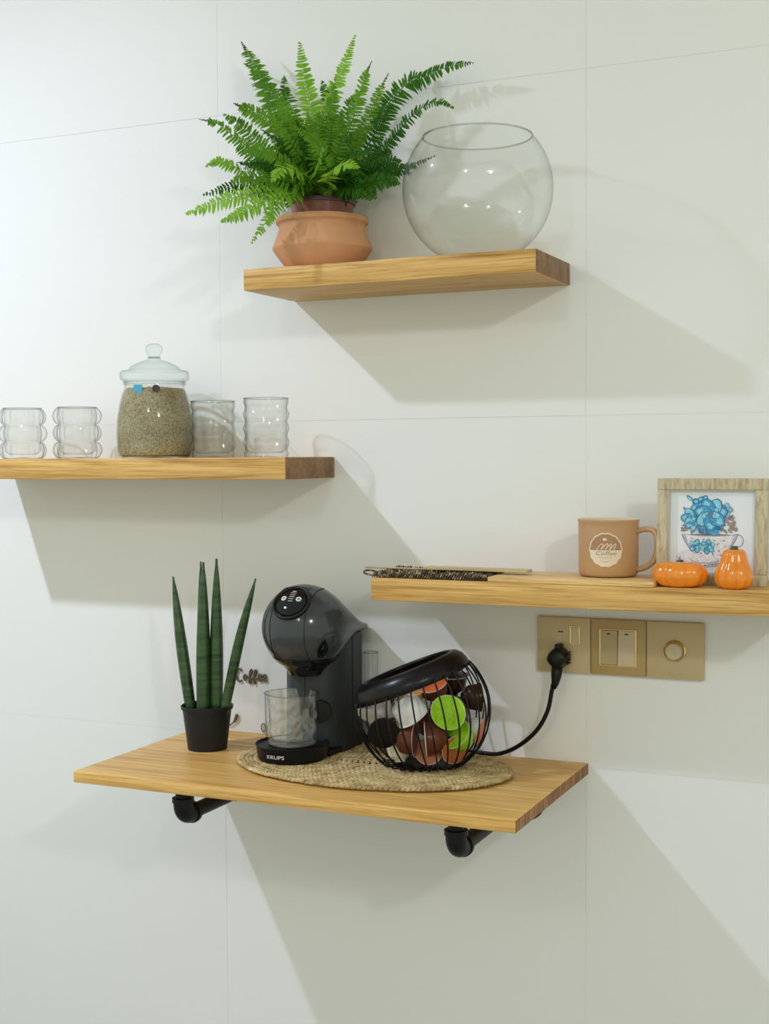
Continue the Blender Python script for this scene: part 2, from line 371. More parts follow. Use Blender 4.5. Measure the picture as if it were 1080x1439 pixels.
def frond(pts, width, matname, hint, gap=0.0051, tipdry=False):
    """a pinnate frond: a rachis with paired leaflets, each leaflet folded along its midrib"""
    P = catmull(pts, 40); L = sum((P[i+1]-P[i]).length for i in range(39)); n = max(12, int(L/gap))
    P = catmull(pts, n); bm = bmesh.new()
    add_tube(bm, P, [0.0011*(1-i/n)+0.0003 for i in range(n)], 4, mi=0)
    st = 4 if L > 0.1 else 2
    for i in range(st, n):
        t = i/(n-1); T = (P[min(i+1, n-1)]-P[i-1]).normalized()
        S = T.cross(hint); S = S.normalized() if S.length > 0.1 else T.orthogonal().normalized()
        Nn = S.cross(T).normalized()
        env = min(1, 0.30+t*2.6) * (1-max(0, (t-0.45)/0.55)**1.6*0.86)
        if tipdry and t > 0.86: env *= 0.45
        for s in (-1, 1):
            l = width*1.12*env*random.uniform(0.80, 1.12)
            if random.random() < 0.03: continue
            a = random.uniform(0.20, 0.48)
            D = (S*s*math.cos(a) + T*math.sin(a) + Nn*random.uniform(-0.34, 0.10)).normalized()
            Wd = D.cross(Nn).normalized(); w = min(0.0047, 0.0024+l*0.11)*random.uniform(0.85, 1.15)
            Wd = (Wd + Nn*random.uniform(-0.5, 0.5)).normalized()
            b = P[i] + T*random.uniform(-0.0008, 0.0008); dr = Vector((0, 0, -1))
            v0 = bm.verts.new(b); v1 = bm.verts.new(b+D*l*0.14+Wd*w*0.58+Nn*0.0005); v2 = bm.verts.new(b+D*l*0.14-Wd*w*0.58+Nn*0.0005)
            v3 = bm.verts.new(b+D*l*0.72+Wd*w*0.42+dr*l*0.04); v4 = bm.verts.new(b+D*l*0.72-Wd*w*0.42+dr*l*0.04); v5 = bm.verts.new(b+D*l+dr*l*0.12)
            vm = bm.verts.new(b+D*l*0.5-Nn*0.0006)
            dry = 1 if (tipdry and t > 0.88) else 0
            for f in ((v0, v1, vm), (v0, vm, v2), (v1, v3, vm), (vm, v4, v2), (v3, v5, vm), (v5, v4, vm)):
                bm.faces.new(f).material_index = dry
    me = bpy.data.meshes.new('frond'); bm.to_mesh(me); bm.free()
    return obj('frond', me, [matname, 'fern_tip'], fern)
FR = [
 [(-0.194,-0.100,2.060),(-0.226,-0.080,2.121),(-0.258,-0.060,2.162),(-0.278,-0.050,2.189)],
 [(-0.112,-0.120,2.031),(-0.120,-0.130,2.091),(-0.127,-0.130,2.145)],
 [(-0.091,-0.100,2.054),(-0.067,-0.100,2.107),(-0.051,-0.090,2.157)],
 [(-0.050,-0.100,2.029),(-0.028,-0.110,2.079),(-0.009,-0.120,2.104)],
 [(-0.037,-0.090,2.014),(-0.018,-0.080,2.063),(-0.003,-0.070,2.098)],
 [(-0.021,-0.070,2.017),(-0.012,-0.060,2.049),(0.019,-0.050,2.084),(0.053,-0.050,2.093),(0.094,-0.055,2.102),(0.134,-0.060,2.101)],
 [(0.002,-0.100,1.972),(0.031,-0.110,1.997),(0.068,-0.120,2.022),(0.105,-0.130,2.029),(0.129,-0.130,2.017)],
 [(-0.069,-0.050,1.933),(-0.026,-0.034,1.946),(0.005,-0.026,1.960),(0.024,-0.022,1.966),(0.053,-0.019,1.975)],
 [(-0.198,-0.120,1.993),(-0.229,-0.140,2.027),(-0.253,-0.150,2.044)],
 [(-0.199,-0.150,1.973),(-0.217,-0.180,1.999),(-0.240,-0.200,2.019),(-0.261,-0.210,2.024)],
 [(-0.176,-0.140,2.025),(-0.203,-0.160,2.044),(-0.223,-0.170,2.054)],
 [(-0.189,-0.180,1.932),(-0.203,-0.210,1.948),(-0.225,-0.220,1.955),(-0.238,-0.230,1.946)],
 [(-0.129,-0.180,1.906),(-0.169,-0.210,1.901),(-0.207,-0.230,1.892),(-0.239,-0.240,1.881),(-0.262,-0.250,1.873)],
 [(-0.118,-0.190,1.899),(-0.151,-0.230,1.880),(-0.174,-0.250,1.863),(-0.194,-0.260,1.854)],
 [(-0.127,-0.160,1.908),(-0.136,-0.200,1.879),(-0.149,-0.210,1.853),(-0.165,-0.220,1.826)],
 [(-0.203,-0.060,2.060),(-0.231,-0.050,2.112),(-0.256,-0.040,2.141),(-0.285,-0.030,2.160)],
 [(-0.156,-0.080,2.017),(-0.176,-0.070,2.067),(-0.192,-0.060,2.094),(-0.198,-0.050,2.123)],
 [(-0.116,-0.070,2.015),(-0.117,-0.060,2.074),(-0.129,-0.050,2.107)],
 [(-0.102,-0.160,1.945),(-0.112,-0.200,1.981),(-0.124,-0.220,2.010)],
 [(-0.073,-0.180,1.944),(-0.064,-0.210,1.979),(-0.068,-0.220,2.009)],
 [(-0.043,-0.180,1.941),(-0.021,-0.200,1.977),(-0.019,-0.210,2.000)],
 [(-0.041,-0.160,1.934),(-0.007,-0.180,1.969),(0.007,-0.190,1.995)],
 [(-0.034,-0.150,1.925),(0.007,-0.160,1.956),(0.033,-0.170,1.978)],
 [(-0.092,-0.180,1.924),(-0.113,-0.220,1.945),(-0.142,-0.240,1.958),(-0.163,-0.250,1.954)],
 [(-0.104,-0.180,1.914),(-0.131,-0.220,1.920),(-0.157,-0.250,1.919),(-0.176,-0.260,1.911)],
 [(-0.051,-0.190,1.914),(-0.019,-0.230,1.922),(0.015,-0.250,1.921),(0.034,-0.260,1.912)],
 [(-0.042,-0.120,1.920),(-0.006,-0.120,1.938),(0.024,-0.120,1.949),(0.039,-0.110,1.942)],
 [(-0.039,-0.140,1.913),(0.006,-0.160,1.912),(0.036,-0.160,1.914),(0.053,-0.160,1.906)],
 [(-0.040,-0.150,1.910),(-0.006,-0.170,1.903),(0.015,-0.180,1.893),(0.026,-0.182,1.884)],
 [(-0.093,-0.190,1.928),(-0.096,-0.230,1.931),(-0.100,-0.255,1.919),(-0.106,-0.262,1.906)],
 [(-0.063,-0.200,1.928),(-0.037,-0.240,1.944),(-0.021,-0.260,1.954)],
 [(-0.050,-0.190,1.929),(-0.048,-0.230,1.963),(-0.072,-0.250,1.982)],
 [(-0.048,-0.170,1.938),(-0.004,-0.200,1.949),(0.030,-0.210,1.944)],
 [(-0.133,-0.100,1.999),(-0.171,-0.100,2.031),(-0.207,-0.100,2.063)],
 [(-0.172,-0.100,1.969),(-0.217,-0.100,1.996),(-0.269,-0.090,2.026)],
 [(-0.102,-0.060,2.004),(-0.081,-0.050,2.061),(-0.062,-0.050,2.081)],
 [(-0.060,-0.070,1.942),(-0.027,-0.060,1.961),(-0.009,-0.050,1.980)],
 [(-0.164,-0.090,1.953),(-0.228,-0.070,1.974),(-0.270,-0.060,1.979)],
 [(-0.097,-0.120,2.013),(-0.072,-0.130,2.041),(-0.067,-0.130,2.075)],
 [(-0.150,-0.120,2.019),(-0.162,-0.120,2.053),(-0.181,-0.120,2.087)],
]
WID = {0: .019, 1: .021, 2: .019, 3: .016, 4: .015, 5: .020, 6: .013, 7: .011, 12: .021, 14: .014, 9: .016, 11: .016, 26: .024, 27: .02}
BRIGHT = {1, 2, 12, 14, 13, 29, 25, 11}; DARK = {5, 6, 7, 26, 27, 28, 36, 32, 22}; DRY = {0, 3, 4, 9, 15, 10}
for i, pts in enumerate(FR):
    tip = Vector(pts[-1]); base = Vector((-0.1115, -0.088, 1.888)); d = tip-base
    b = base + Vector((d.x*0.14+random.uniform(-.012, .012), d.y*0.14+random.uniform(-.01, .01), 0))
    if b.y < -0.125: b.y = -0.125
    rise = b.lerp(Vector(pts[0]), 0.45) + Vector((0, 0, 0.016))
    P = [b-FERN_O, rise-FERN_O] + [Vector(p)-FERN_O for p in pts]
    hint = Vector((0.40, -1.0, 0.25)) + Vector((random.uniform(-.3, .3), 0, random.uniform(-.3, .5)))
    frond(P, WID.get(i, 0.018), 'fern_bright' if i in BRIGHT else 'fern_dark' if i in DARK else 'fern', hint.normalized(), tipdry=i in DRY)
# filler fronds through the heart of the plant
for k in range(84):
    az = random.uniform(0, 2*PI); el = random.uniform(0.25, 1.40); L = random.uniform(0.08, 0.20)
    d = Vector((math.cos(az)*math.cos(el), math.sin(az)*math.cos(el)*0.62-0.12, math.sin(el)))
    if d.x > 0: L *= 0.85
    base = Vector((-0.1115+d.x*0.03, -0.088+d.y*0.03, 1.890)); tip = base + d*L + Vector((0, 0, -0.018))
    tip.y = min(tip.y, -0.022)
    mid = base.lerp(tip, 0.5) + Vector((0, 0, 0.030))
    hint = Vector((0.4, -1, 0.4)) + Vector((random.uniform(-.5, .5), 0, random.uniform(-.4, .6)))
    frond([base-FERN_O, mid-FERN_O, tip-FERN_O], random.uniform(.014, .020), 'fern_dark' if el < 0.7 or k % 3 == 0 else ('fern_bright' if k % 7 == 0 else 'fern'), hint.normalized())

# ------------------------------------------------------------------ round glass bowl
def sphere_prof(R, zc, z0, z1, n):
    a0 = math.asin((z0-zc)/R); a1 = math.asin((z1-zc)/R)
    return [(R*math.cos(a0+(a1-a0)*i/n), zc+R*math.sin(a0+(a1-a0)*i/n)) for i in range(n+1)]
bowl = thing('glass_bowl', 'large round clear glass fishbowl, empty, beside the fern', 'bowl', (0.164, -0.121, Z_T))
sp = sphere_prof(0.112, 0.1005, 0.002, 0.178, 40)
obj('bowl_body', lathe([(0, 0.004), (0.030, 0.002), (sp[0][0]-0.006, 0.0)] + sp, 96), 'bowl_glass', bowl, smooth='all')
rr, rz = sp[-1]
obj('bowl_rim', tube([(rr*math.cos(t), rr*math.sin(t), rz) for t in [2*PI*i/96 for i in range(96)]], 0.0014, 8, closed=True), 'rim_glass', bowl, smooth='all')

# ------------------------------------------------------------------ left shelf: glass jar and four tumblers
jar = thing('glass_jar', 'lidded glass storage jar full of greenish brown ground herbs, on the left shelf', 'jar', (-0.432, -0.09, Z_L))
jp = [(0, 0.002), (0.055, 0.0), (0.0605, 0.003), (0.0635, 0.012), (0.0650, 0.035), (0.0640, 0.062), (0.0600, 0.088), (0.0545, 0.108), (0.0505, 0.118), (0.0495, 0.126), (0.0500, 0.134)]
obj('jar_body', lathe(jp, 72), 'glass', jar, smooth='all')
hp = [(0, 0.003), (0.0540, 0.0022), (0.0590, 0.005), (0.0618, 0.013), (0.0632, 0.035), (0.0622, 0.062), (0.0584, 0.087), (0.0535, 0.106), (0.0510, 0.114), (0.047, 0.117), (0.02, 0.119), (0, 0.1195)]
obj('ground_herbs', lathe(hp, 72, fn=lambda t, r, z, i: (r, z + (0.003*noise.noise(Vector((math.cos(t)*3, math.sin(t)*3, r*60))) if i > 8 else 0))), 'herbs', jar, smooth=True)['kind'] = 'stuff'
lid = obj('lid', lathe([(0.045, 0.128), (0.0525, 0.129), (0.0575, 0.133), (0.0585, 0.139), (0.0580, 0.1445), (0.0555, 0.1475), (0.046, 0.148), (0.040, 0.155), (0.026, 0.162), (0.013, 0.166), (0.0095, 0.170)], 64), 'aqua_glass', jar, smooth='all')
obj('lid_seal', lathe([(0.0505, 0.1235), (0.0530, 0.124), (0.0530, 0.128), (0.0505, 0.1285)], 64, close=True), 'glass', jar, smooth='all')
obj('lid_knob', lathe([(0.0095, 0.170), (0.0085, 0.1725), (0.0125, 0.1775), (0.0150, 0.1835), (0.0135, 0.1895), (0.008, 0.1935), (0, 0.1945)], 40), 'aqua_glass', lid, smooth='all')
obj('knob_neck', tube([(0.0095*math.cos(t), 0.0095*math.sin(t), 0.1705) for t in [2*PI*i/32 for i in range(32)]], 0.0014, 6, closed=True), 'rim_glass', lid, smooth='all')
M['blue_tag'] = plain('blue_sticker', (0.07, 0.36, 0.50), 0.4)
M['dark_disc'] = plain('dark_brown_disc', (0.030, 0.022, 0.016), 0.3)
def on_cyl(r, th0, z0):   # flat (u, v, w) wrapped round a vertical cylinder at angle th0
    return lambda u, v, w: ((r+w)*math.cos(th0+u/r), (r+w)*math.sin(th0+u/r), z0+v)
def wrap_disc(r, th0, z0, rad, w0, w1, n=24, sx=1.0, shape=None, vmin=None):
    """a flat disc laid over a cylinder, built of rings so that it follows the curve"""
    bm = bmesh.new(); f = on_cyl(r, th0, z0); nr_ = 7
    def P(i, q, w):
        k = q*(shape(i/n) if shape else 1); u = rad*sx*k*math.cos(2*PI*i/n); v = rad*k*math.sin(2*PI*i/n)
        return f(u, v if vmin is None else max(v, vmin), w)
    c = bm.verts.new(f(0, 0, w1)); rings = [[bm.verts.new(P(i, (q+1)/nr_, w1)) for i in range(n)] for q in range(nr_)]
    rings.append([bm.verts.new(P(i, 1, w0)) for i in range(n)])
    for i in range(n):
        j = (i+1) % n; bm.faces.new((c, rings[0][i], rings[0][j]))
        for a, b_ in zip(rings[:-1], rings[1:]): bm.faces.new((a[i], a[j], b_[j], b_[i]))
    if vmin is not None: bmesh.ops.dissolve_degenerate(bm, dist=1e-6, edges=bm.edges)
    return bm
TH = math.atan2(-1.90, 1.28)          # from the jar towards where the room opens
mark(obj('disc', wrap_disc(0.0515, TH+0.045, 0.1155, 0.0062, 0.0008, 0.0020), 'dark_disc', jar), 'round dark brown disc at the jar neck')
def wrap_quad(r, th0, z0, w, h, w0, w1):
    bm = bmesh.new(); f = on_cyl(r, th0, z0)
    add_box(bm, -w/2, w/2, -h/2, h/2, w0, w1)
    bmesh.ops.subdivide_edges(bm, edges=[e for e in bm.edges if abs(e.verts[0].co.x-e.verts[1].co.x) > w*0.5], cuts=8)
    for v in bm.verts: v.co = Vector(f(*v.co))
    return bm
mark(obj('tag', wrap_quad(0.0515, TH-0.56, 0.1145, 0.0165, 0.0155, 0.0006, 0.0014), 'blue_tag', jar), 'small square blue sticker at the jar neck')  # thin square of flat blue colour, curved round the neck

def tumbler(kind, x, y, label, group, R, H, lab=None, rz=0):
    t = thing('glass_tumbler', label, 'glass', (x, y, Z_L), rz, group)
    n = 54; prof = []
    if kind == 'bubble':
        prof = [(0, 0.003), (R*0.6, 0.0)] + [(R-0.004, H*i/n) for i in range(n+1)]
        def fn(t_, r, z, i):
            if i < 2: return r, z
            u = z/H*3.0; k = int(min(u, 2.999)); a = abs(math.sin(PI*min(u, 3.0))); ph = (k % 2)*PI/6
            b = abs(math.cos(3*(t_+ph)))
            bul = (a**0.6)*(0.12+0.88*b**0.8)
            return r-0.0048+0.0098*bul, z
        obj('outer_wall', lathe(prof, 108, fn=fn), 'bubble_glass', t, smooth='all')
        rtop = R-0.0085
    else:
        def fn(t_, r, z, i):
            if i < 2: return r, z
            u = z/H*4.2
            return r+0.0016*math.cos(2*PI*(u+0.06*math.sin(2*t_)))*min(1, (H-z)/0.012+0.1), z
        prof = [(0, 0.003), (R*0.8, 0.0), (R-0.004, 0.0)] + [(R-0.0018-(0.003*max(0, 1-i/3)), 0.001+(H-0.001)*i/n) for i in range(n+1)]
        obj('outer_wall', lathe(prof, 72, fn=fn), 'ripple_glass', t, smooth='all')
        rtop = R-0.0018
    ri = rtop-0.0022
    obj('inner_wall', lathe([(0, 0.008), (ri*0.75, 0.007), (ri, 0.013), (ri, H*0.8), (rtop-0.0008, H-0.001)], 48), 'glass', t, smooth='all')
    obj('rim', tube([(rtop*math.cos(a), rtop*math.sin(a), H) for a in [2*PI*i/64 for i in range(64)]], 0.0011, 6, closed=True), 'rim_glass', t, smooth='all')
    return t
tumbler('bubble', -0.712, -0.092, 'bubble-walled clear tumbler, leftmost on the left shelf', 'bubble tumblers on the left shelf', 0.042, 0.0895)
tumbler('bubble', -0.594, -0.090, 'bubble-walled clear tumbler, standing just left of the herb jar', 'bubble tumblers on the left shelf', 0.042, 0.0890, rz=0.45)
tumbler('ripple', -0.3185, -0.088, 'ripple-walled clear tumbler half behind the herb jar', 'ripple tumblers on the left shelf', 0.038, 0.0935)
tumbler('ripple', -0.2150, -0.092, 'ripple-walled clear tumbler nearest the end of the left shelf', 'ripple tumblers on the left shelf', 0.038, 0.0960, rz=1.1)

# ------------------------------------------------------------------ right shelf
# serving board
sb = obj('serving_board', box(-0.122, 0.122, -0.058, 0.058, 0, 0.0075, bev=0.0015), 'light_wood', None, (0.317, -0.112, Z_R), smooth=True)
mark(sb, 'thin pale wooden board lying flat under the brown mug', 'board')
ZM = Z_R+0.0075
mug = thing('coffee_mug', 'matte latte brown mug with a round cream coffee badge', 'mug', (0.355, -0.092, ZM))
mp = [(0, 0.003), (0.030, 0.002), (0.033, 0.0), (0.0405, 0.0015), (0.0432, 0.006), (0.0437, 0.070), (0.0440, 0.0795), (0.0450, 0.0815), (0.0445, 0.0835)]
obj('mug_body', lathe(mp, 72), 'mug', mug, smooth='all')
obj('mug_inside', lathe([(0.0445, 0.0835), (0.0425, 0.0825), (0.0412, 0.075), (0.0405, 0.012), (0.034, 0.006), (0, 0.005)], 72), 'mug_in', mug, smooth='all')
hdl = catmull([(0.0425, 0, 0.066), (0.052, 0, 0.0690), (0.0640, 0, 0.0690), (0.0715, 0, 0.061), (0.0728, 0, 0.042), (0.0685, 0, 0.025), (0.056, 0, 0.0145), (0.0425, 0, 0.0105)], 36)
bm = tube(hdl, 0.0042, 12)
for v in bm.verts: v.co.y *= 1.25
obj('handle', bm, 'mug', mug, rot=(0, 0, -0.06), smooth='all')
TM = math.atan2(-1.90, 0.495) - 0.10   # the badge looks out into the room
badge = obj('badge', wrap_disc(0.0440, TM, 0.041, 0.0245, 0.0, 0.0003, 84, shape=lambda t: 1+0.022*math.cos(2*PI*t*14)), 'badge', mug)
bm = wrap_disc(0.0440, TM, 0.041, 0.0226, 0.0002, 0.0005, 84, shape=lambda t: 1+0.018*math.cos(2*PI*t*14), vmin=-0.0005)
obj('badge_upper_field', bm, 'badge_brown', badge)
f = on_cyl(0.0440, TM, 0.041)
bm = bmesh.new()
def stroke(bm, pts, fn, w, n=24, rad=None):
    add_tube(bm, [fn(p.x, p.y, w) for p in catmull([(x, y, 0) for x, y in pts], n)], rad or 0.0005, 5)
# script strokes in the upper field, a bean above
stroke(bm, [(-0.013, -0.001), (-0.008, 0.006), (-0.004, 0.0085), (-0.003, 0.006), (-0.0055, 0.0015), (-0.006, 0.0)], f, 0.0006, rad=0.0007)
stroke(bm, [(-0.0055, 0.0005), (-0.001, 0.006), (0.003, 0.009), (0.0035, 0.0065), (0.001, 0.0015), (0.000, 0.0)], f, 0.0006, rad=0.0007)
stroke(bm, [(0.000, 0.0005), (0.004, 0.005), (0.008, 0.0085), (0.0085, 0.006), (0.006, 0.001), (0.0065, 0.0)], f, 0.0006, rad=0.0007)
stroke(bm, [(0.0065, 0.000), (0.010, 0.005), (0.014, 0.0085), (0.0145, 0.006), (0.012, 0.001), (0.0125, 0.0)], f, 0.0006, rad=0.0007)
obj('badge_script', bm, 'badge', badge, smooth='all')
obj('badge_bean', wrap_disc(0.0440, TM-0.02, 0.041+0.0150, 0.0020, 0.0004, 0.0009, 16, sx=1.5), 'badge', badge)
bm = text_bm('Coffee', 0.0098, lambda u, v, w: f(u*1.15, v*0.85-0.0052, 0.0006), bold=0.0, shear=0.3)
for k in range(7): add_tube(bm, [f(-0.0088+k*0.0028, -0.0116, 0.0005), f(-0.0088+k*0.0028+0.0014, -0.0108, 0.0005)], 0.00045, 4)
for k in range(5):
    a = (k-2)*0.0028
    add_tube(bm, [f(a-0.0007, -0.0162-0.0006*(2-abs(k-2)), 0.0005), f(a+0.0007, -0.0162-0.0006*(2-abs(k-2)), 0.0005)], 0.0005, 4)
obj('badge_lettering', bm, 'badge_dark', badge)

# pumpkins
def pumpkin(name, label, loc, Rx, H, lobes, prof, stem_h, group, rz=0, depth=0.10, squash=(1, 1)):
    t = thing(name, label, 'ornament', loc, rz, group)
    def fn(th, r, z, i):
        c = abs(math.cos(lobes*th/2+0.35*math.sin(2*th)))**0.7
        return r*(1-depth+depth*c), z
    bm = lathe([(r*Rx, z*H) for r, z in prof], 96, fn=fn)
    for v in bm.verts: v.co.x *= squash[0]; v.co.y *= squash[1]
    obj('pumpkin_body', bm, 'pumpkin', t, smooth='all')
    top = prof[-1][1]*H
    bm = lathe([(0.0078, top-0.002), (0.0062, top+0.0015), (0.0042, top+stem_h*0.55), (0.0050, top+stem_h), (0, top+stem_h*1.05)], 20, fn=lambda th, r, z, i: (r*(1+0.13*math.cos(5*th)), z))
    obj('stem', bm, 'pumpkin_stem', t, smooth='all')
    return t
def sm(pts, n=26):
    return [(max(p.x, 0), p.y) for p in catmull([(x, y, 0) for x, y in pts], n)]
flatp = sm([(0, 0.02), (0.45, 0.0), (0.80, 0.10), (0.99, 0.38), (0.98, 0.66), (0.80, 0.90), (0.50, 1.0), (0.22, 0.97), (0.0, 0.86)])
tallp = sm([(0, 0.01), (0.55, 0.0), (0.88, 0.10), (1.0, 0.28), (0.92, 0.48), (0.74, 0.66), (0.66, 0.80), (0.58, 0.92), (0.38, 0.99), (0.0, 0.96)])
pumpkin('pumpkin_ornament', 'small flat glossy orange ceramic pumpkin beside the mug handle', (0.4690, -0.140, Z_R), 0.0385, 0.0350, 8, flatp, 0.007, 'orange pumpkin ornaments', squash=(1, 0.80), depth=0.13)
pumpkin('pumpkin_ornament', 'tall gourd-shaped glossy orange ceramic pumpkin at the right of the picture', (0.5435, -0.142, Z_R), 0.0262, 0.0545, 10, tallp, 0.006, 'orange pumpkin ornaments', rz=0.3, depth=0.15)

# picture frame leaning on the shelf
pf = thing('picture_frame', 'pale limed wood frame with a print of blue flowers in a teacup', 'picture', (0.505, -0.108, Z_R))
pf.rotation_euler = (math.radians(-4), 0, 0)
W_, H_, B_ = 0.077, 0.151, 0.0165
def bar(x0, x1, z0, z1, ry=0):
    return box(x0, x1, 0, 0.013, z0, z1, bev=0.0012)
for nm, (x0, x1, z0, z1) in {'frame_rail': (-W_, W_, H_-B_, H_), 'frame_rail.001': (-W_, W_, 0, B_), 'frame_stile': (-W_, -W_+B_, B_, H_-B_), 'frame_stile.001': (W_-B_, W_, B_, H_-B_)}.items():
    obj(nm.split('.')[0], bar(x0, x1, z0, z1), 'frame_wood', pf, smooth=True)
bm = bmesh.new(); i0 = B_; t = 0.0016
for (x0, x1, z0, z1) in ((-W_+i0, W_-i0, H_-i0-t, H_-i0), (-W_+i0, W_-i0, i0, i0+t), (-W_+i0, -W_+i0+t, i0+t, H_-i0-t), (W_-i0-t, W_-i0, i0+t, H_-i0-t)):
    add_box(bm, x0, x1, 0.003, 0.010, z0, z1)
obj('inner_lip', bm, 'liner', pf)
art = obj('art_print', box(-W_+B_-0.001, W_-B_+0.001, 0.0085, 0.0105, B_-0.001, H_-B_+0.001), 'paper', pf)
# flat printed shapes: centre (x, z), radii, angle, colour
PC = {'blue_deep': (0.02, 0.16, 0.34), 'blue_mid': (0.06, 0.36, 0.60), 'blue_light': (0.25, 0.60, 0.76), 'teal': (0.07, 0.28, 0.34), 'mauve': (0.36, 0.27, 0.32),
      'grey_brown': (0.30, 0.24, 0.22), 'cup_white': (0.76, 0.75, 0.78), 'cup_shade': (0.46, 0.44, 0.54), 'tan': (0.55, 0.42, 0.36), 'slate': (0.16, 0.20, 0.30)}
for k, c in PC.items(): M['print_'+k] = plain('print_'+k, c, 0.6, var=0.18, vs=260)
PK = list(PC); bm = bmesh.new(); layer = [0]
def blob(x, z, rx, rz, ang, colr, n=14, wav=0.0, lobes=5, pointy=False):
    layer[0] += 1; y = 0.00848-layer[0]*0.0000035; vs = []
    for i in range(n):
        t = 2*PI*i/n; k = 1+wav*math.cos(lobes*t)
        a, b = rx*math.cos(t)*k, rz*math.sin(t)*k
        if pointy: b *= (1-abs(math.cos(t))**3)*1.0
        vs.append(bm.verts.new((x+a*math.cos(ang)-b*math.sin(ang), y, z+a*math.sin(ang)+b*math.cos(ang))))
    fc = bm.faces.new(vs); fc.material_index = PK.index(colr)
def ang_of(px, pz): return ((px-590)/730*0.121, 0.151-B_-(pz-165)/705*0.118)   # crop of the print to frame coordinates
def flower(px, pz, R, cols, n=6, rot=0):
    x, z = ang_of(px, pz)
    for k in range(n):
        a = rot+2*PI*k/n; blob(x+R*0.55*math.cos(a), z+R*0.55*math.sin(a), R*0.66, R*0.54, a, 'blue_deep' if cols[0] != 'mauve' else 'slate', 16, 0.06, 3)
        blob(x+R*0.55*math.cos(a), z+R*0.55*math.sin(a), R*0.59, R*0.46, a, cols[k % len(cols)], 16, 0.06, 3)
        blob(x+R*0.78*math.cos(a), z+R*0.78*math.sin(a), R*0.26, R*0.24, a, 'blue_light', 12, 0.1, 3)
    for k in range(n):
        a = rot+0.5+2*PI*k/n; blob(x+R*0.30*math.cos(a), z+R*0.30*math.sin(a), R*0.36, R*0.28, a, 'blue_deep', 12, 0.08, 3); blob(x+R*0.33*math.cos(a), z+R*0.33*math.sin(a), R*0.30, R*0.22, a, cols[(k+1) % len(cols)], 12, 0.08, 3)
    for k in range(5):
        a = rot+2*PI*k/5; blob(x+R*0.10*math.cos(a), z+R*0.10*math.sin(a), R*0.14, R*0.07, a, 'slate', 8)
def leafp(px, pz, L, ang, c, w=0.38):
    x, z = ang_of(px, pz); blob(x, z, L, L*w, ang, c, 14, pointy=True)
# saucer, cup, handle
x, z = ang_of(520, 745); blob(x-0.002, z, 0.036, 0.0125, -0.05, 'cup_shade', 36); blob(x-0.002, z+0.0012, 0.0345, 0.0110, -0.05, 'cup_white', 36); blob(x+0.002, z-0.002, 0.020, 0.0055, 0, 'cup_shade', 24); blob(x+0.002, z-0.001, 0.0185, 0.0045, 0, 'cup_white', 24)
for k in range(26):
    a = PI*0.95+k*0.17; blob(x-0.002+0.0315*math.cos(a), z+0.0095*math.sin(a), 0.0022, 0.0009, a+1.5, ('mauve', 'teal', 'slate')[k % 3], 8)
def cuppt(u, v):   # u -1..1, v 0..1 top to foot
    w = 0.0300*(1-v)**0.42+0.010
    X, Z = ang_of(570, 540+v*180); return X+u*w, Z-0.004*(1-u*u)*(1-v)
vs = [];
for (cc, k) in (('slate', 1.0), ('cup_shade', 0.965), ('cup_white', 0.86)):
    layer[0] += 1; y = 0.00848-layer[0]*0.0000035
    L_ = [cuppt(-k, v/12) for v in range(13)]; R_ = [cuppt(k, v/12) for v in range(13)]
    fc = bm.faces.new([bm.verts.new((a, y, b)) for a, b in L_ + R_[::-1]]); fc.material_index = PK.index(cc)
hx, hz = ang_of(800, 590)
for k in range(22):
    a = -1.9+k*0.20; blob(hx+0.0085*math.cos(a), hz+0.009*math.sin(a), 0.0016, 0.0010, a+1.57, 'cup_shade' if k % 2 else 'mauve', 8)
x, z = ang_of(570, 545); blob(x, z, 0.030, 0.0022, 0, 'tan', 30); blob(x, z+0.0003, 0.0285, 0.0012, 0, 'slate', 30)
flower(455, 640, 0.0085, ['blue_mid', 'teal', 'blue_light'], 5); flower(555, 645, 0.0090, ['blue_light', 'teal', 'blue_mid'], 6, .4)
for (a, b) in ((640, 620), (690, 590), (420, 575), (520, 585), (650, 680), (500, 700), (600, 705), (700, 640), (610, 590)):
    leafp(a, b, 0.0026, random.uniform(-1, 1), random.choice(('mauve', 'cup_shade', 'mauve')), 0.45)
# foliage and flowers above the cup
for k in range(120):
    a = random.uniform(0.05, PI-0.05); rr_ = random.uniform(0.35, 1.0)
    px = 570+235*rr_*math.cos(a); pz = 520-190*rr_*math.sin(a)
    c = random.choice(('grey_brown', 'mauve', 'tan', 'slate')) if px > 640 else random.choice(('blue_light', 'teal', 'slate', 'mauve', 'blue_light'))
    leafp(px, pz, random.uniform(0.003, 0.0062), random.uniform(0, PI), c, 0.4)
for (a, b, L_, an, c) in ((398, 235, 0.0070, 2.4, 'teal'), (398, 240, 0.0045, 2.4, 'blue_light'), (610, 265, 0.0075, 0.9, 'tan'), (760, 460, 0.008, 0.9, 'grey_brown'), (775, 490, 0.006, -0.4, 'grey_brown'),
                          (350, 430, 0.006, 2.6, 'tan'), (360, 500, 0.007, 0.3, 'grey_brown'), (355, 325, 0.004, 2.2, 'grey_brown'), (745, 390, 0.005, 0.7, 'slate'), (410, 325, 0.004, 1.0, 'slate')): leafp(a, b, L_, an, c)
flower(415, 400, 0.0125, ['blue_light', 'teal', 'blue_light', 'blue_mid'], 6); flower(420, 445, 0.0085, ['blue_light', 'blue_mid'], 5)
flower(490, 300, 0.0115, ['blue_mid', 'blue_light', 'blue_deep'], 6, .3); flower(700, 330, 0.0085, ['mauve', 'blue_light', 'slate'], 5); flower(520, 265, 0.008, ['blue_mid', 'blue_deep'], 5)
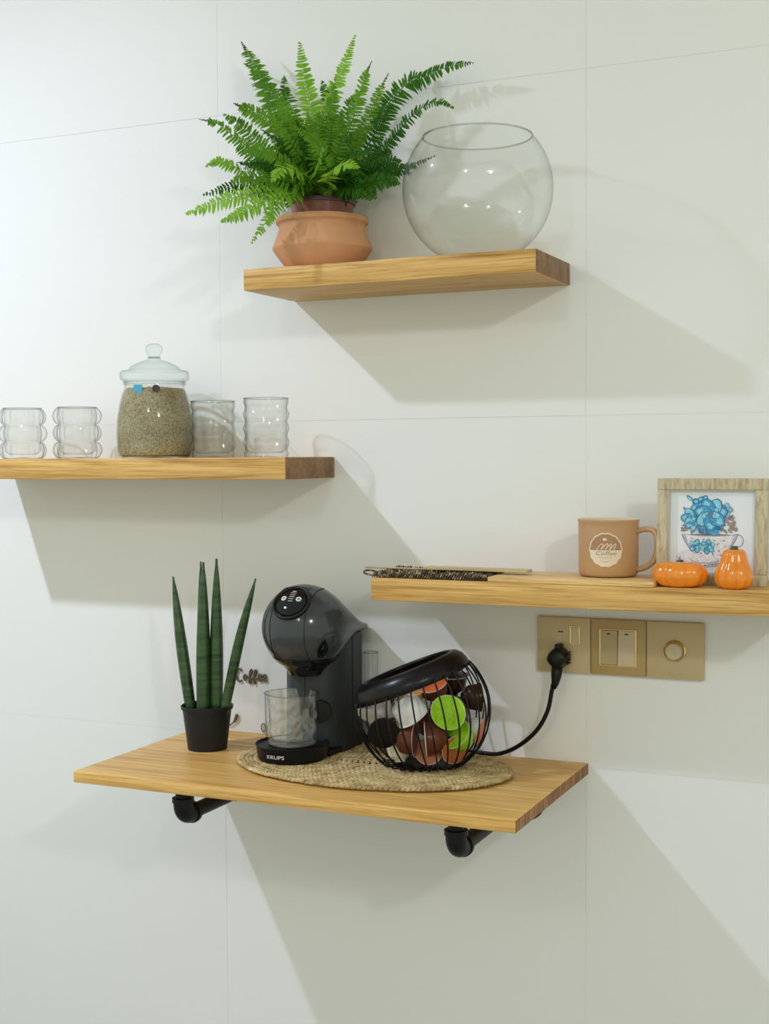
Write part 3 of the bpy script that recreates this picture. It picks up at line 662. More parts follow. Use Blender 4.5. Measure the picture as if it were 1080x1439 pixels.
for k in range(16): leafp(500+k*9, 500+random.uniform(-25, 25), 0.007, random.uniform(0, PI), random.choice(('blue_deep', 'blue_mid', 'slate')), 0.6)
flower(580, 370, 0.0195, ['blue_mid', 'blue_light', 'blue_mid'], 7, .2)
obj('flower_print', bm, ['print_'+k for k in PK], art)
obj('backing_board', box(-W_+0.006, W_-0.006, 0.013, 0.0155, 0.006, H_-0.006), 'frame_wood', pf)

# straw fan trim with bamboo slats
fan = thing('straw_fan', 'dark braided straw fan lying flat with a thin bamboo handle, at the left end', 'fan', (0.09, -0.105, Z_R))
bm = bmesh.new(); rs = random.Random(3)
for row in range(6):
    for k in range(46):
        x = -0.084+k*0.0041; y = -0.052+row*0.018; h = 0.0072+rs.uniform(0, 0.0036)
        add_tube(bm, [(x, y-0.006, 0.0012), (x+0.0035, y-0.001, h), (x+0.007, y+0.006, 0.0016)], [0.0012, 0.0018, 0.0012], 4)
add_box(bm, -0.076, 0.102, -0.048, 0.048, 0.0002, 0.0060)
o = obj('braided_weave', bm, 'dark_straw', fan); o['kind'] = 'stuff'
pts = catmull([(-0.060, -0.057, 0.0045), (-0.082, -0.058, 0.0038), (-0.097, -0.056, 0.0060), (-0.099, -0.050, 0.0092), (-0.090, -0.047, 0.0098), (-0.070, -0.046, 0.0060)], 24)
obj('binding_loop', tube(pts, 0.0014, 8), 'dark_straw', fan, smooth='all')
obj('handle', tube([(-0.108, -0.030, 0.0128), (0.06, -0.026, 0.0125)], 0.0014, 8), 'bamboo', fan, smooth='all')
slat = obj('bamboo_slat', box(-0.083, 0.083, -0.013, 0.013, 0, 0.0042, bev=0.0012), 'bamboo', None, (0.160, -0.118, Z_R+0.0112), (0, 0.006, 0.0), smooth=True)
mark(slat, 'flat beige bamboo slat lying across the dark straw fan', 'slat')

# ------------------------------------------------------------------ wall plates
PX, PZ, PW = 0.2188, 1.1617, 0.0865
def plate(name, label, cat, k, mat):
    t = thing(name, label, cat, (PX+PW*(k+.5), 0, PZ+0.043))
    w = PW/2-0.0004
    bm = bmesh.new()
    add_box(bm, -w, w, -0.0085, 0, -0.043, 0.043, bev=0.0012)
    obj('face_plate', bm, mat, t, smooth=True)
    return t
s = plate('wall_socket', 'champagne wall socket with a black plug in it, leftmost of three plates', 'socket', 0, 'plate_gold')
def ring_frame(x0, x1, z0, z1, t, y0, y1):
    bm = bmesh.new()
    add_box(bm, x0, x1, y0, y1, z1-t, z1, bev=t*.3, seg=1); add_box(bm, x0, x1, y0, y1, z0, z0+t, bev=t*.3, seg=1)
    add_box(bm, x0, x0+t, y0, y1, z0+t, z1-t); add_box(bm, x1-t, x1, y0, y1, z0+t, z1-t); return bm
obj('switch_trim', ring_frame(0.0110, 0.0265, 0.0020, 0.0300, 0.0014, -0.0105, -0.0080), 'gold_trim', s)
bm = box(0.0126, 0.0249, -0.0115, -0.008, 0.0036, 0.0284, bev=0.0008)
for v in bm.verts:
    if v.co.y < -0.010: v.co.y += (v.co.z-0.016)*0.12
obj('rocker', bm, 'rocker', s)
obj('indicator', box(-0.009, -0.0005, -0.0089, -0.0083, 0.0195, 0.0212), 'seam', s)
for (x0, x1, z0, z1) in ((-0.0125, -0.0035, 0.000, 0.012),): obj('socket_hole', box(x0, x1, -0.0089, -0.0083, z0, z1), 'rocker', s)
s2 = plate('light_switch', 'bronze double light switch with gold trim, middle of three wall plates', 'switch', 1, 'plate_gold_dark')
obj('switch_trim', ring_frame(-0.0285, 0.0285, -0.0285, 0.0285, 0.0015, -0.0110, -0.0080), 'gold_trim', s2)
for (x0, x1, mt, sl) in ((-0.0268, -0.0004, 'rocker_dim', -1), (0.0004, 0.0268, 'rocker', 1)):
    bm = box(x0, x1, -0.0125, -0.008, -0.0268, 0.0268, bev=0.0008)
    for v in bm.verts:
        if v.co.y < -0.010: v.co.y += sl*v.co.z*0.07
    r_ = obj('rocker', bm, mt, s2)
    obj('rocker_mark', box((x0+x1)/2-0.0023, (x0+x1)/2+0.0023, -0.0148+(0.0018 if sl > 0 else -0.0)+0.0008*sl, -0.009, 0.0205, 0.0222), 'seam', r_)
s3 = plate('dimmer_switch', 'champagne dimmer plate with a round knob, rightmost of three wall plates', 'switch', 2, 'plate_gold')
obj('knob_ring', lathe([(0.0135, 0.008), (0.0165, 0.008), (0.0165, 0.0100), (0.0150, 0.0110), (0.0135, 0.0105)], 40, close=True), 'gold_trim', s3, (0, 0, 0), (PI/2, 0, 0), smooth=True)
obj('knob', lathe([(0.0125, 0.008), (0.0125, 0.0185), (0.0115, 0.0198), (0, 0.0200)], 40), 'rocker', s3, (0, 0, 0), (PI/2, 0, 0), smooth=True)
bm = bmesh.new()
for k in range(8): add_box(bm, -0.0100+k*0.0026, -0.0084+k*0.0026, -0.0088, -0.0083, -0.0362, -0.0348)
obj('plate_marking', bm, 'plate_gold_dark', s3)

# plug and cord
cord_pts = [(0.2580, -0.031, 1.168), (0.2562, -0.032, 1.150), (0.2510, -0.033, 1.1363), (0.2441, -0.033, 1.1047), (0.2269, -0.032, 1.0733), (0.1978, -0.030, 1.0463), (0.1624, -0.024, 1.0285), (0.125, -0.016, 1.0250), (0.06, -0.012, 1.0248), (-0.02, -0.010, 1.0250), (-0.075, -0.013, 1.034), (-0.1, -0.026, 1.046)]
pc = thing('power_cord', 'black plug and power cord hanging from the socket down to the board', 'cord', (0.258, -0.009, 1.186))
PO = Vector(pc.location)
bm = lathe([(0, 0), (0.0150, 0), (0.0160, 0.002), (0.0158, 0.018), (0.0135, 0.027), (0.0080, 0.031), (0, 0.032)], 32, fn=lambda t, r, z, i: (r*(1+0.04*math.cos(4*t)), z))
obj('plug_body', bm, 'black_plastic', pc, rot=(PI/2, 0, 0), smooth=True)
obj('plug_top_grip', box(-0.0045, 0.0045, -0.020, -0.0005, 0.012, 0.0215, bev=0.0015), 'black_plastic', pc, smooth=True)
bm = bmesh.new()
for k in range(5): add_box(bm, 0.0145, 0.0172, -0.018, -0.003, -0.009+k*0.0042, -0.0068+k*0.0042, bev=0.0004, seg=1)
obj('grip_ribs', bm, 'black_plastic', pc)
cp = [Vector(p)-PO for p in catmull(cord_pts, 90)]
obj('strain_relief', tube([Vector(p)-PO for p in ((0.258, -0.028, 1.176), (0.2575, -0.031, 1.160), (0.2560, -0.0325, 1.148), (0.2530, -0.0330, 1.1405))], [0.0088, 0.0082, 0.0058, 0.0048], 14), 'black_plastic', pc, smooth='all')
obj('cable', tube(cp, 0.0034, 10), 'black_plastic', pc, smooth='all')

# ------------------------------------------------------------------ wall lettering
sg = thing('wall_sign', 'small dark cursive wooden Coffee lettering on the wall behind the plant', 'sign', (-0.298, 0, 1.118))
def letter(strokes, ox, sc=1.0):
    bm = bmesh.new()
    for pts, rad in strokes:
        P = catmull([(ox+x*sc, -0.0022, z*sc) for x, z in pts], 26)
        add_tube(bm, P, rad, 8)
    return bm
s_ = 0.001
C_ = [((6, 9), (5, 12), (1.5, 13), (-3, 8), (-4, 0), (-2, -7), (2, -9), (7, -7)), ]
O_ = [((4, 1), (1, 3), (-2, 0), (-1, -5), (2, -6), (4, -2), (3.5, 1), (6, -1)), ]
F_ = [((-3, -4), (2, 4), (4, 11), (2.5, 13), (0, 9), (-1, 0), (-1.5, -9), (0.5, -12), (2, -8), (1, -3), (4, -3)), ]
E_ = [((-3.5, -2), (1, -0.5), (3, 2), (2, 5), (-1, 5), (-3, 1), (-2.5, -4), (1, -6), (5.5, -3.5)), ]
for nm, G, ox, dz in (('letter_c', C_, -0.0275, 0), ('letter_o', O_, -0.0150, 0), ('letter_f', F_, -0.0045, 0), ('letter_f', F_, 0.0045, 0), ('letter_e', E_, 0.0150, 0), ('letter_e', E_, 0.0240, 0)):
    obj('letter', letter([([(x*s_, (z+dz)*s_*1.0) for x, z in G[0]], 0.0015)], ox), 'sign_wood', sg, smooth='all')
sw = thing('wall_ornament', 'dark wire squiggle on the wall just above the board, mostly hidden by pot and glass', 'ornament', (-0.335, 0, 1.0215))
obj('curl', tube(catmull([(-0.022, -0.0030, 0.020), (-0.016, -0.0030, 0.013), (-0.010, -0.0030, 0.009), (-0.004, -0.0030, 0.012), (0.001, -0.0030, 0.018)], 20), 0.0011, 8), 'sign_wood', sw, smooth='all')
obj('leaf_tip', tube([(0.0005, -0.0030, 0.014), (0.003, -0.0032, 0.020), (0.0058, -0.0035, 0.027), (0.0066, -0.0035, 0.0295)], [0.0012, 0.0027, 0.0030, 0.0020], 10), 'sign_wood', sw, smooth='all')
obj('loop', tube([(0.0585+0.0042*math.cos(t), -0.0026, 0.0095+0.0070*math.sin(t)) for t in [2*PI*i/24 for i in range(24)]], 0.0010, 6, closed=True), 'sign_wood', sw, smooth='all')

# ------------------------------------------------------------------ seagrass mat
mat_o = thing('woven_mat', 'oval braided seagrass mat under the coffee machine and capsule basket', 'mat', (0.0, -0.155, Z_B))
MH = 0.0075
A0, B0 = 0.2235, 0.1445; pitch = 0.0128; nr = 11
o = obj('mat_backing', None or lathe([(0, 0.0002), (0.95, 0.0002), (0.95, 0.0022), (0, 0.0022)], 64), 'seagrass', mat_o); o.scale = (A0, B0, 1)
for k in range(nr):
    a, b_ = A0-pitch*(k+.5), B0-pitch*(k+.5)
    if b_ < 0.003: break
    bm = bmesh.new()
    per = PI*(3*(a+b_)-math.sqrt((3*a+b_)*(a+3*b_))); n = max(6, int(per/0.0068))
    for j in range(n):
        t = 2*PI*j/n; c = Vector((a*math.cos(t), b_*math.sin(t), 0)); tg = Vector((-a*math.sin(t), b_*math.cos(t), 0)).normalized(); no = Vector((tg.y, -tg.x, 0))
        for s, ph in ((1, 0.0), (-1, 0.5)):
            cc = Vector((a*math.cos(t+PI*ph/n*1.0), b_*math.sin(t+PI*ph/n*1.0), 0)) + no*s*0.0030
            d = (tg*0.85 - no*s*0.62 + Vector((0, 0, random.uniform(-.08, .08)))).normalized(); L_ = 0.0060
            zc = 0.0040+random.uniform(-.0004, .0006); q = cc+Vector((0, 0, zc))
            add_tube(bm, [q-d*L_, q-d*L_*0.4+Vector((0, 0, 0.0010)), q+d*L_*0.4+Vector((0, 0, 0.0010)), q+d*L_], [0.0010, 0.0029, 0.0029, 0.0010], 6)
    me = bpy.data.meshes.new('braid'); bm.to_mesh(me); bm.free()
    o = obj('braid', me, 'seagrass', mat_o, smooth='all')
ZM2 = Z_B+0.0080

# ------------------------------------------------------------------ coffee machine
cm = thing('coffee_machine', 'anthracite capsule coffee machine with a round head, standing on the woven mat', 'coffee machine', (-0.1235, 0, ZM2))
def z_(v): return v-ZM2
# tower: stadium plan, slightly waisted
def stad(hw, yf, yb, n=20, rc=0.012):
    pts = []
    cy = yf+hw
    for i in range(n+1):
        a = PI+PI*i/n; pts.append((hw*math.cos(a), cy+hw*math.sin(a)))
    for i in range(5):
        a = PI/2*i/4; pts.append((hw-rc+rc*math.cos(a), yb-rc+rc*math.sin(a)))
    for i in range(5):
        a = PI/2+PI/2*i/4; pts.append((-hw+rc+rc*math.cos(a), yb-rc+rc*math.sin(a)))
    return pts
def loft(sections, cap=True):
    bm = bmesh.new(); R_ = [[bm.verts.new(p) for p in s] for s in sections]
    for a, b in zip(R_[:-1], R_[1:]):
        for i in range(len(a)):
            j = (i+1) % len(a); bm.faces.new((a[i], a[j], b[j], b[i]))
    if cap: bm.faces.new(R_[0]); bm.faces.new(R_[-1])
    return bm
secs = []
for z, hw, yf in ((0.0, 0.0530, -0.138), (0.002, 0.0545, -0.140), (0.06, 0.0545, -0.140), (0.11, 0.0540, -0.139), (0.145, 0.0540, -0.139), (0.17, 0.0540, -0.137), (0.181, 0.0540, -0.120), (0.185, 0.0530, -0.112)):
    secs.append([(x, y, z) for x, y in stad(hw, yf, -0.030)])
obj('tower', loft(secs), 'machine_satin', cm, smooth=True)
# raised line down the front of the tower
obj('tower_seam', tube([(0.0, -0.1398, 0.05), (0.0, -0.1398, 0.150)], 0.0005, 6), 'seam', cm)
obj('side_seam', tube([(0.0545, -0.076, 0.004), (0.0545, -0.076, 0.185)], 0.0006, 6), 'seam', cm)
# head: a ball that runs back into a flat tongue
stn = []
HZ = z_(1.2290)
for i in range(1, 17):
    a = -PI/2 + (PI/2)*i/16
    stn.append((-0.135+0.069*math.sin(a), HZ, 0.0695*math.cos(a), 0.0690*math.cos(a), 0.0690*math.cos(a)))
stn += [(-0.122, HZ, .0690, .0670, .0650), (-0.108, HZ, .0678, .0600, .0550), (-0.094, HZ-.001, .0660, .0500, .0420), (-0.082, HZ-.002, .0640, .0410, .0310), (-0.070, HZ-.003, .0620, .0325, .0230), (-0.058, HZ-.005, .0600, .0255, .0175),
        (-0.046, HZ-.007, .0580, .0190, .0135), (-0.034, HZ-.0085, .0560, .0135, .0110), (-0.024, HZ-.0095, .0545, .0100, .0095), (-0.014, HZ-.010, .0530, .0082, .0085), (-0.008, HZ-.010, .0500, .0070, .0072), (-0.0045, HZ-.010, .046, .0040, .0040)]
secs = []
for (y, zc, rx, ru, rl) in stn:
    e = 1.0 if y < -0.10 else 1.0-0.35*(y+0.10)/0.10      # squarer towards the tongue
    secs.append([(rx*math.copysign(abs(math.cos(2*PI*k/64))**e, math.cos(2*PI*k/64)), y, zc+(ru if k < 32 else rl)*math.copysign(abs(math.sin(2*PI*k/64))**e, math.sin(2*PI*k/64))) for k in range(64)])
obj('head', loft(secs), 'machine', cm, smooth='all')
def on_ball(x, a, r=0.0694):      # point of the ball at sideways offset x, angle a up from the front
    q = math.sqrt(r*r-x*x); return Vector((x, -0.135-q*math.cos(a), HZ+q*math.sin(a)))
for sx in (1, -1):
    obj('head_seam', tube([on_ball(sx*0.030, a) for a in [math.radians(-46+i*3.6) for i in range(41)]], 0.0007, 6), 'seam', cm, smooth='all')
prof = [(0.0500, -0.0435), (0.0532, -0.0450)] + [(0.0702*math.cos(a), 0.0702*math.sin(a)) for a in [math.radians(-41-i*2.6) for i in range(8)]] + [(0.028, -0.0700), (0.026, -0.0745), (0.020, -0.0760), (0, -0.0760)]
obj('spout_housing', lathe(prof, 64), 'black_gloss', cm, (0, -0.135, HZ), smooth=True)
# drop-shaped inset low on the right flank of the head
for sx in (1,):
    c0 = Vector((sx*0.732, -0.566, -0.345)).normalized(); uz = Vector((0, 0, 1)); uz = (uz-c0*uz.dot(c0)).normalized(); ux = uz.cross(c0)
    bm = bmesh.new(); n = 36; ringsd = []
    for q, h in ((0.0, -0.0004), (0.35, 0.0000), (0.70, 0.0006), (0.86, 0.0012), (1.0, 0.0004)):
        rg = []
        for k in range(n):
            t = 2*PI*k/n; w = 0.0095*math.sin(t)*(1-0.60*max(0, math.cos(t))**1.2); hh = 0.0185*math.cos(t)-0.002
            d = (c0 + (ux*w*q+uz*hh*q)/0.0694).normalized(); rg.append(bm.verts.new(Vector((0, -0.135, HZ))+d*(0.0696+h)))
        ringsd.append(rg)
    for a, b in zip(ringsd[:-1], ringsd[1:]):
        for k in range(n): bm.faces.new((a[k], a[(k+1) % n], b[(k+1) % n], b[k]))
    bm.faces.new(ringsd[0])
    obj('lever_inset', bm, 'black_gloss', cm, smooth='all')
# control panel: glossy black dial on the upper front
dn = Vector((0.02, -0.74, 0.68)).normalized(); dc = Vector((0, -0.135, HZ)) + dn*0.0625
dm = align(dn, dc)
# keep "up" on the panel level
zx = dn; xx = Vector((1, 0, 0)); xx = (xx - zx*xx.dot(zx)).normalized(); yy = zx.cross(xx)
dm = Matrix(((xx.x, yy.x, zx.x, dc.x), (xx.y, yy.y, zx.y, dc.y), (xx.z, yy.z, zx.z, dc.z), (0, 0, 0, 1)))
bm = add_lathe(bmesh.new(), [(0.0275, -0.004), (0.0315, 0.0005), (0.0320, 0.0035), (0.0305, 0.0055), (0.0275, 0.0045), (0.0262, 0.000)], 48, mat=dm, close=True)
obj('panel_ring', bm, 'black_plastic', cm, smooth='all')
bm = add_lathe(bmesh.new(), [(0, 0.0085), (0.010, 0.0080), (0.018, 0.0066), (0.0245, 0.0040), (0.0265, 0.0005), (0.0265, -0.004), (0, -0.004)], 48, mat=dm)
panel = obj('control_panel', bm, 'black_gloss', cm, smooth=True)
def on_panel(u, v, w):
    r = math.hypot(u, v); return dm @ Vector((u, v, 0.0086-0.0045*(r/0.0245)**2+w))
bm = bmesh.new()
for sx in (-1, 1):
    for r_ in (0.0034,):
        add_tube(bm, [on_panel(sx*0.0128+r_*math.cos(t), 0.0040+r_*math.sin(t), 0.0004) for t in [2*PI*i/20 for i in range(20)]], 0.0011, 6, closed=True)
    add_tube(bm, [on_panel(sx*0.0128-0.0012, 0.0032, 0.0005), on_panel(sx*0.0128+0.0012, 0.0048, 0.0005)], 0.0005, 5)
obj('button_rings', bm, 'white_print', panel, smooth='all')
bm = bmesh.new()
for k in range(5):
    z0 = 0.0160-k*0.0042; w = 0.0050-0.0003*k
    add_tube(bm, [on_panel(-w, z0, 0.0003), on_panel(w, z0, 0.0003)], 0.00040, 5)
add_tube(bm, [on_panel(-0.0030, 0.0195, 0.0003), on_panel(0.0030, 0.0195, 0.0003)], 0.0007, 5)
obj('scale_marks', bm, 'white_print', panel)
# cup stand with its grid
tx, ty = -0.0045, -0.1735
bm = lathe([(0, 0.0), (0.0520, 0), (0.0545, 0.002), (0.0565, 0.0195), (0.0585, 0.0235), (0.0570, 0.0240), (0.0545, 0.0205), (0, 0.0195)], 64)
tray = obj('cup_stand', bm, 'black_plastic', cm, (tx, ty, 0), smooth=True)
bm = bmesh.new()
for k in range(-5, 6):
    x = k*0.009; l = math.sqrt(max(0, 0.050**2-x*x)); add_box(bm, x-0.0015, x+0.0015, -l, l, 0.0193, 0.0206)
obj('grid', bm, 'black_plastic', tray)
obj('base_foot', box(-0.050, 0.050, -0.150, -0.034, 0.0, 0.010, bev=0.003), 'black_plastic', cm, smooth=True)
obj('stand_knob', lathe([(0, 0), (0.0175, 0), (0.0185, 0.002), (0.0175, 0.008), (0, 0.009)], 32), 'black_plastic', cm, (0.024, -0.1330, 0.068), (PI/2, 0, 0.42), smooth=True)
fl = lambda u, v, w: (0.0565*math.sin(0.05+u/0.0565-0.10)+0.0, -0.0574*math.cos(0.05+u/0.0565-0.10), 0.0112+v)
obj('brand_lettering', text_bm('KRUPS', 0.0078, lambda u, v, w: fl(u*1.35+0.003, v, w)), 'white_print', tray)

# double-walled tumbler on the cup stand
tg_ = thing('glass_tumbler', 'crinkled double-walled clear tumbler standing on the machine cup stand', 'glass', (-0.1285, -0.1745, ZM2+0.0208), 0.3)
R = 0.0412; H = 0.081
def sq(t, r, z, i):
    k = 1+0.035*math.cos(4*t); return r*k, z
obj('outer_wall', lathe([(0, 0.002), (R*0.70, 0.0), (R*0.88, 0.002), (R*0.955, 0.008)] + [(R*(0.965+0.035*i/14), 0.012+(H-0.012)*i/14) for i in range(15)], 80, fn=sq), 'glass', tg_, smooth='all')
def crk(t, r, z, i):
    q = Vector((math.cos(t)*2.3, math.sin(t)*2.3, z*55)); n1 = noise.noise(q); n2 = noise.noise(q*2.1+Vector((5, 1, 2)))
    e = min(1, max(0, (H-z-0.004)/0.018))
    return r+e*(0.0036*(abs(n1)*2-0.5)+0.0014*n2), z
obj('inner_wall', lathe([(0, 0.010), (R*0.5, 0.009), (R*0.80, 0.011)] + [(R*(0.86+0.08*(i/30)**2), 0.014+(H-0.014)*i/30) for i in range(31)], 96, fn=crk), 'crinkle_glass', tg_, smooth='all')
obj('thick_base', lathe([(0, 0.0012), (R*0.86, 0.0012), (R*0.92, 0.004), (R*0.80, 0.0075), (0, 0.0065)], 64, fn=sq), 'crinkle_glass', tg_, smooth='all')
obj('rim', tube([(R*(1+0.035*math.cos(4*a))*math.cos(a), R*(1+0.035*math.cos(4*a))*math.sin(a), H) for a in [2*PI*i/80 for i in range(80)]], 0.0010, 6, closed=True), 'rim_glass', tg_, smooth='all')

# clear tumbler hidden behind the machine
t3 = thing('glass_tumbler', 'tall ribbed clear glass mostly hidden behind the coffee machine', 'glass', (-0.029, -0.036, Z_B+0.0295))
t3.location = (-0.0655, -0.0145, Z_B)
obj('glass_wall', lathe([(0, 0.004), (0.0085, 0.0), (0.0095, 0.002), (0.0118, 0.155)], 72, fn=lambda t, r, z, i: (r*(1+0.03*abs(math.cos(9*t))), z)), 'ripple_glass', t3, smooth='all')
obj('rim', tube([(0.0118*math.cos(a), 0.0118*math.sin(a), 0.155) for a in [2*PI*i/48 for i in range(48)]], 0.0011, 6, closed=True), 'rim_glass', t3, smooth='all')

# ------------------------------------------------------------------ capsule basket
BC = Vector((0.0780, -0.1350, 1.1130)); RB = 0.1025
bk = thing('wire_basket', 'round black wire capsule basket tilted open to the left, on the mat', 'basket', (BC.x, BC.y, ZM2))
bo = Vector(bk.location)
rv = Vector((0.925, 0.380, 0)); nv = Vector((0.380, -0.925, 0)); zv = Vector((0, 0, 1)); tl = math.radians(21)
ax = (zv*math.cos(tl) - rv*math.sin(tl) - nv*0.07).normalized(); e1 = (rv*math.cos(tl)+zv*math.sin(tl)).normalized(); e2 = ax.cross(e1).normalized(); e1 = e2.cross(ax)
wa = (zv*math.cos(tl*0.5) - rv*math.sin(tl*0.5)).normalized(); w1 = (rv-wa*rv.dot(wa)).normalized(); w2 = wa.cross(w1)
zmin = 0.0022
def bpt(th, phi, r=RB):   # phi: latitude about the tilted axis
    p = BC + (e1*math.cos(th)+e2*math.sin(th))*r*math.cos(phi) + ax*r*math.sin(phi) - bo
    if p.z < zmin: p.z = zmin
    return p
bm = bmesh.new(); 
NW = 30
for k in range(NW):
    th = 2*PI*k/NW
    P = []
    for i in range(60):
        phi = -1.40+2.5*i/59; d = (w1*math.cos(th)+w2*math.sin(th))*math.cos(phi)+wa*math.sin(phi)
        if d.dot(ax)*RB > 0.046: break
        p = BC+d*RB-bo; p.z = max(p.z, zmin); P.append(p)
    w = bmesh.new(); add_tube(w, P, 0.00135, 6)
    me = bpy.data.meshes.new('wire'); w.to_mesh(me); w.free(); obj('wire', me, 'black_wire', bk, smooth='all')
bm.free()
fr_ = Matrix(((e1.x, e2.x, ax.x, BC.x-bo.x), (e1.y, e2.y, ax.y, BC.y-bo.y), (e1.z, e2.z, ax.z, BC.z-bo.z), (0, 0, 0, 1)))
rim = [(0.0930, 0.0400), (0.0915, 0.0500), (0.0870, 0.0600), (0.0800, 0.0665), (0.0725, 0.0690), (0.0690, 0.0665), (0.0710, 0.0630), (0.0790, 0.0600), (0.0850, 0.0530), (0.0885, 0.0420), (0.0905, 0.0385)]
obj('rim_band', add_lathe(bmesh.new(), rim, 72, mat=fr_, close=True), 'black_wire', bk, smooth='all')
obj('base_disc', lathe([(0, 0), (0.046, 0), (0.048, 0.0015), (0.046, 0.003), (0, 0.003)], 48), 'black_wire', bk, (0.002, 0.0, 0), smooth=True)
# capsules
CAPC = {'white': (0.74, 0.75, 0.78), 'brown': (0.115, 0.036, 0.018), 'dark': (0.035, 0.014, 0.009), 'green': (0.30, 0.60, 0.015), 'orange': (0.72, 0.16, 0.05), 'gold': (0.62, 0.34, 0.06), 'black': (0.006, 0.005, 0.005),
        'amber': (0.42, 0.12, 0.035), 'rim_white': (0.7, 0.7, 0.68), 'cream': (0.80, 0.76, 0.62), 'lime_dark': (0.40, 0.68, 0.05)}
for k, c in CAPC.items(): M['cap_'+k] = plain('capsule_'+k, c, 0.28, 0.18 if max(c) < 0.2 else 0.4, var=0.12, vs=60)
def capsule(u, v, w, tip, body, lid, label, s=1.0):
    """u right, v up, w towards the room from the basket centre; tip: direction from lid to nose in (u, v, w)"""
    c = BC + rv*u + zv*v + nv*w; d = (rv*tip[0]+zv*tip[1]+nv*tip[2]).normalized()
    t = thing('coffee_capsule', label, 'capsule', c, 0, 'capsules in the wire basket')
    m_ = align(d, d*(-0.015*s))
    obj('capsule_cup', add_lathe(bmesh.new(), [(x*s, z*s) for x, z in ((0.0262, 0.0008), (0.0262, 0.0018), (0.0238, 0.0026), (0.0228, 0.012), (0.0212, 0.0205), (0.0195, 0.0235), (0.0130, 0.0275), (0.0105, 0.0300), (0.0095, 0.0335), (0, 0.0342))], 32, mat=m_), 'cap_'+body, t, smooth=True)
    obj('lid', add_lathe(bmesh.new(), [(x*s, z*s) for x, z in ((0, 0.0), (0.0235, -0.0002), (0.0268, 0.0002), (0.0268, 0.0010), (0.0235, 0.0012))], 32, mat=m_), 'cap_'+lid, t, smooth=True)
    ringp = [m_ @ Vector((0.0262*s*math.cos(a), 0.0262*s*math.sin(a), 0.0006*s)) for a in [2*PI*i/32 for i in range(32)]]
    if lid == 'green' and w > 0.05:      # embossed leaf veins on the lime lid
        bm = bmesh.new(); add_tube(bm, [m_ @ Vector((-0.016*s, -0.004*s, -0.0004)), m_ @ Vector((0.017*s, 0.006*s, -0.0004))], 0.0009, 5)
        for q in range(-2, 3):
            a = m_ @ Vector((q*0.006*s, q*0.0018*s, -0.0003))
            for e in (-1, 1): add_tube(bm, [a, m_ @ Vector((q*0.006*s+0.005*s, q*0.0018*s+e*0.011*s, -0.0003))], 0.0007, 5)
        obj('lid_embossing', bm, 'cap_lime_dark', t, smooth='all')
    if lid not in ('black',):
        obj('lid_edge', tube(ringp, 0.0007*s, 5, closed=True), 'cap_rim_white', t, smooth='all')
    return t
capsule(-0.024, 0.012, 0.050, (-0.50, 0.80, 0.25), 'white', 'rim_white', 'white capsule lying nose-up just below the basket rim', 1.08)
capsule(-0.060, -0.022, 0.052, (-0.1, 0.15, -1.0), 'black', 'black', 'capsule with a round black lid facing out at the left of the basket', 0.88)
capsule(-0.074, 0.002, 0.012, (0.3, 0.7, -0.5), 'white', 'rim_white', 'white capsule pressed to the left wires behind the black lid', 0.90)
capsule(0.041, 0.010, 0.058, (0.30, 0.10, -1.0), 'green', 'green', 'capsule with a bright lime green lid facing out', 1.0)
capsule(0.056, -0.036, 0.040, (0.5, -0.5, -0.5), 'green', 'green', 'green capsule peeking out below the lime green lid', 0.92)
capsule(0.016, 0.034, 0.016, (0.25, -0.9, -0.5), 'brown', 'orange', 'capsule with an orange lid tilted up near the basket opening', 0.95)
capsule(-0.016, 0.026, 0.018, (0.1, -0.8, -0.4), 'gold', 'gold', 'gold capsule behind the white one', 0.80)
capsule(0.044, 0.034, -0.026, (0.0, -1.0, -0.1), 'dark', 'dark', 'dark brown capsule at the top of the heap', 1.0)
capsule(0.074, 0.020, 0.010, (-1.0, 0.0, 0.25), 'dark', 'green', 'dark capsule with a pale green lid against the right wires', 0.86)
capsule(0.018, -0.034, 0.052, (1.0, 0.08, 0.0), 'brown', 'rim_white', 'brown capsule lying on its side, nose to the right, in the middle', 1.0)
capsule(-0.026, -0.036, 0.048, (-1.0, 0.0, -0.2), 'brown', 'brown', 'brown capsule lying nose to the left beside the black lid', 1.0)
capsule(-0.036, -0.060, 0.028, (0.1, -1.0, 0.25), 'cream', 'amber', 'small cream cup capsule at the lower left of the basket', 0.80)
capsule(0.008, -0.060, 0.032, (0.0, -0.4, -0.9), 'amber', 'amber', 'amber capsule at the very bottom of the basket', 0.78)
capsule(0.042, -0.050, 0.036, (-0.5, 0.2, -0.9), 'dark', 'amber', 'capsule with an amber lid at the lower right of the basket', 0.85)
capsule(0.076, -0.028, 0.014, (-0.85, 0.25, -0.3), 'white', 'orange', 'white capsule with an orange lid against the right wires', 0.80)
capsule(-0.046, -0.040, -0.030, (-0.3, 0.3, -1), 'dark', 'brown', 'dark brown capsule deep in the basket at the left')
capsule(0.014, -0.020, -0.028, (0.3, 0.3, -1), 'brown', 'brown', 'brown capsule deep in the middle of the basket')
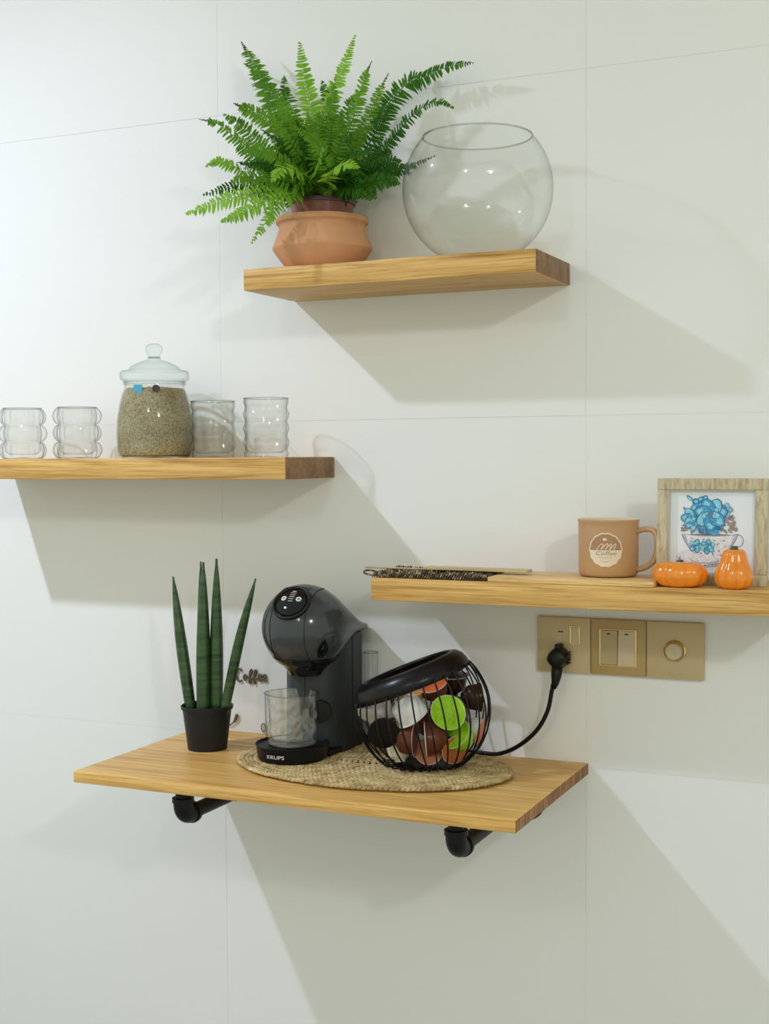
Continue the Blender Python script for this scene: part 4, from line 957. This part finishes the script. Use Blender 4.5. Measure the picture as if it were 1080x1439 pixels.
capsule(0.050, -0.010, -0.030, (0.5, -0.3, -1), 'dark', 'dark', 'black-brown capsule deep in the basket behind the green lid', 0.95)
capsule(-0.030, 0.005, -0.040, (-0.3, 0.6, -1), 'dark', 'amber', 'dark capsule deep in the basket behind the white one', 0.9)

# ------------------------------------------------------------------ spear-leaved plant
sp_ = thing('snake_plant', 'plant with five upright spear leaves in a small black plastic pot', 'plant', (-0.3055, -0.138, Z_B))
so = Vector(sp_.location)
obj('pot', lathe([(0, 0.003), (0.0285, 0.003), (0.030, 0.0), (0.0320, 0.0), (0.0325, 0.004), (0.0402, 0.066), (0.0425, 0.0665), (0.0430, 0.0715), (0.0415, 0.0725), (0.0395, 0.071), (0.0385, 0.060), (0.031, 0.006), (0, 0.006)], 56), 'black_pot', sp_, smooth=True)
obj('soil', lathe([(0, 0.063), (0.020, 0.0645), (0.0385, 0.0605), (0.0382, 0.055), (0, 0.055)], 40), 'soil', sp_)
def spear(p0, p1, p2, r, bend=0):
    P = catmull([Vector(p)-so for p in (p0, p1, p2)], 26); n = len(P)
    R_ = [r*(0.92+0.12*math.sin(PI*min(1, i/n*1.3)))*max(0.10, (1-(i/(n-1))**3.6))**0.75 for i in range(n)]
    bm = tube(P, R_, 20)
    k = 0
    bm.verts.ensure_lookup_table()
    for i in range(n):
        for j in range(20):
            v = bm.verts[i*20+j]; c = P[i]; v.co = c + (v.co-c)*(1+0.055*math.cos(j/20*2*PI*5))
    return obj('leaf', bm, 'spear', sp_, smooth='all')
spear((-0.3370, -0.138, 1.080), (-0.3545, -0.138, 1.195), (-0.3683, -0.138, 1.3025), 0.0095)
spear((-0.3240, -0.120, 1.080), (-0.3240, -0.123, 1.200), (-0.3225, -0.125, 1.3276), 0.0078)
spear((-0.3045, -0.152, 1.080), (-0.3025, -0.152, 1.200), (-0.3020, -0.150, 1.3290), 0.0112)
spear((-0.2880, -0.138, 1.080), (-0.2855, -0.139, 1.200), (-0.2830, -0.140, 1.3345), 0.0108)
spear((-0.2735, -0.138, 1.080), (-0.2420, -0.138, 1.205), (-0.2114, -0.138, 1.3041), 0.0082)
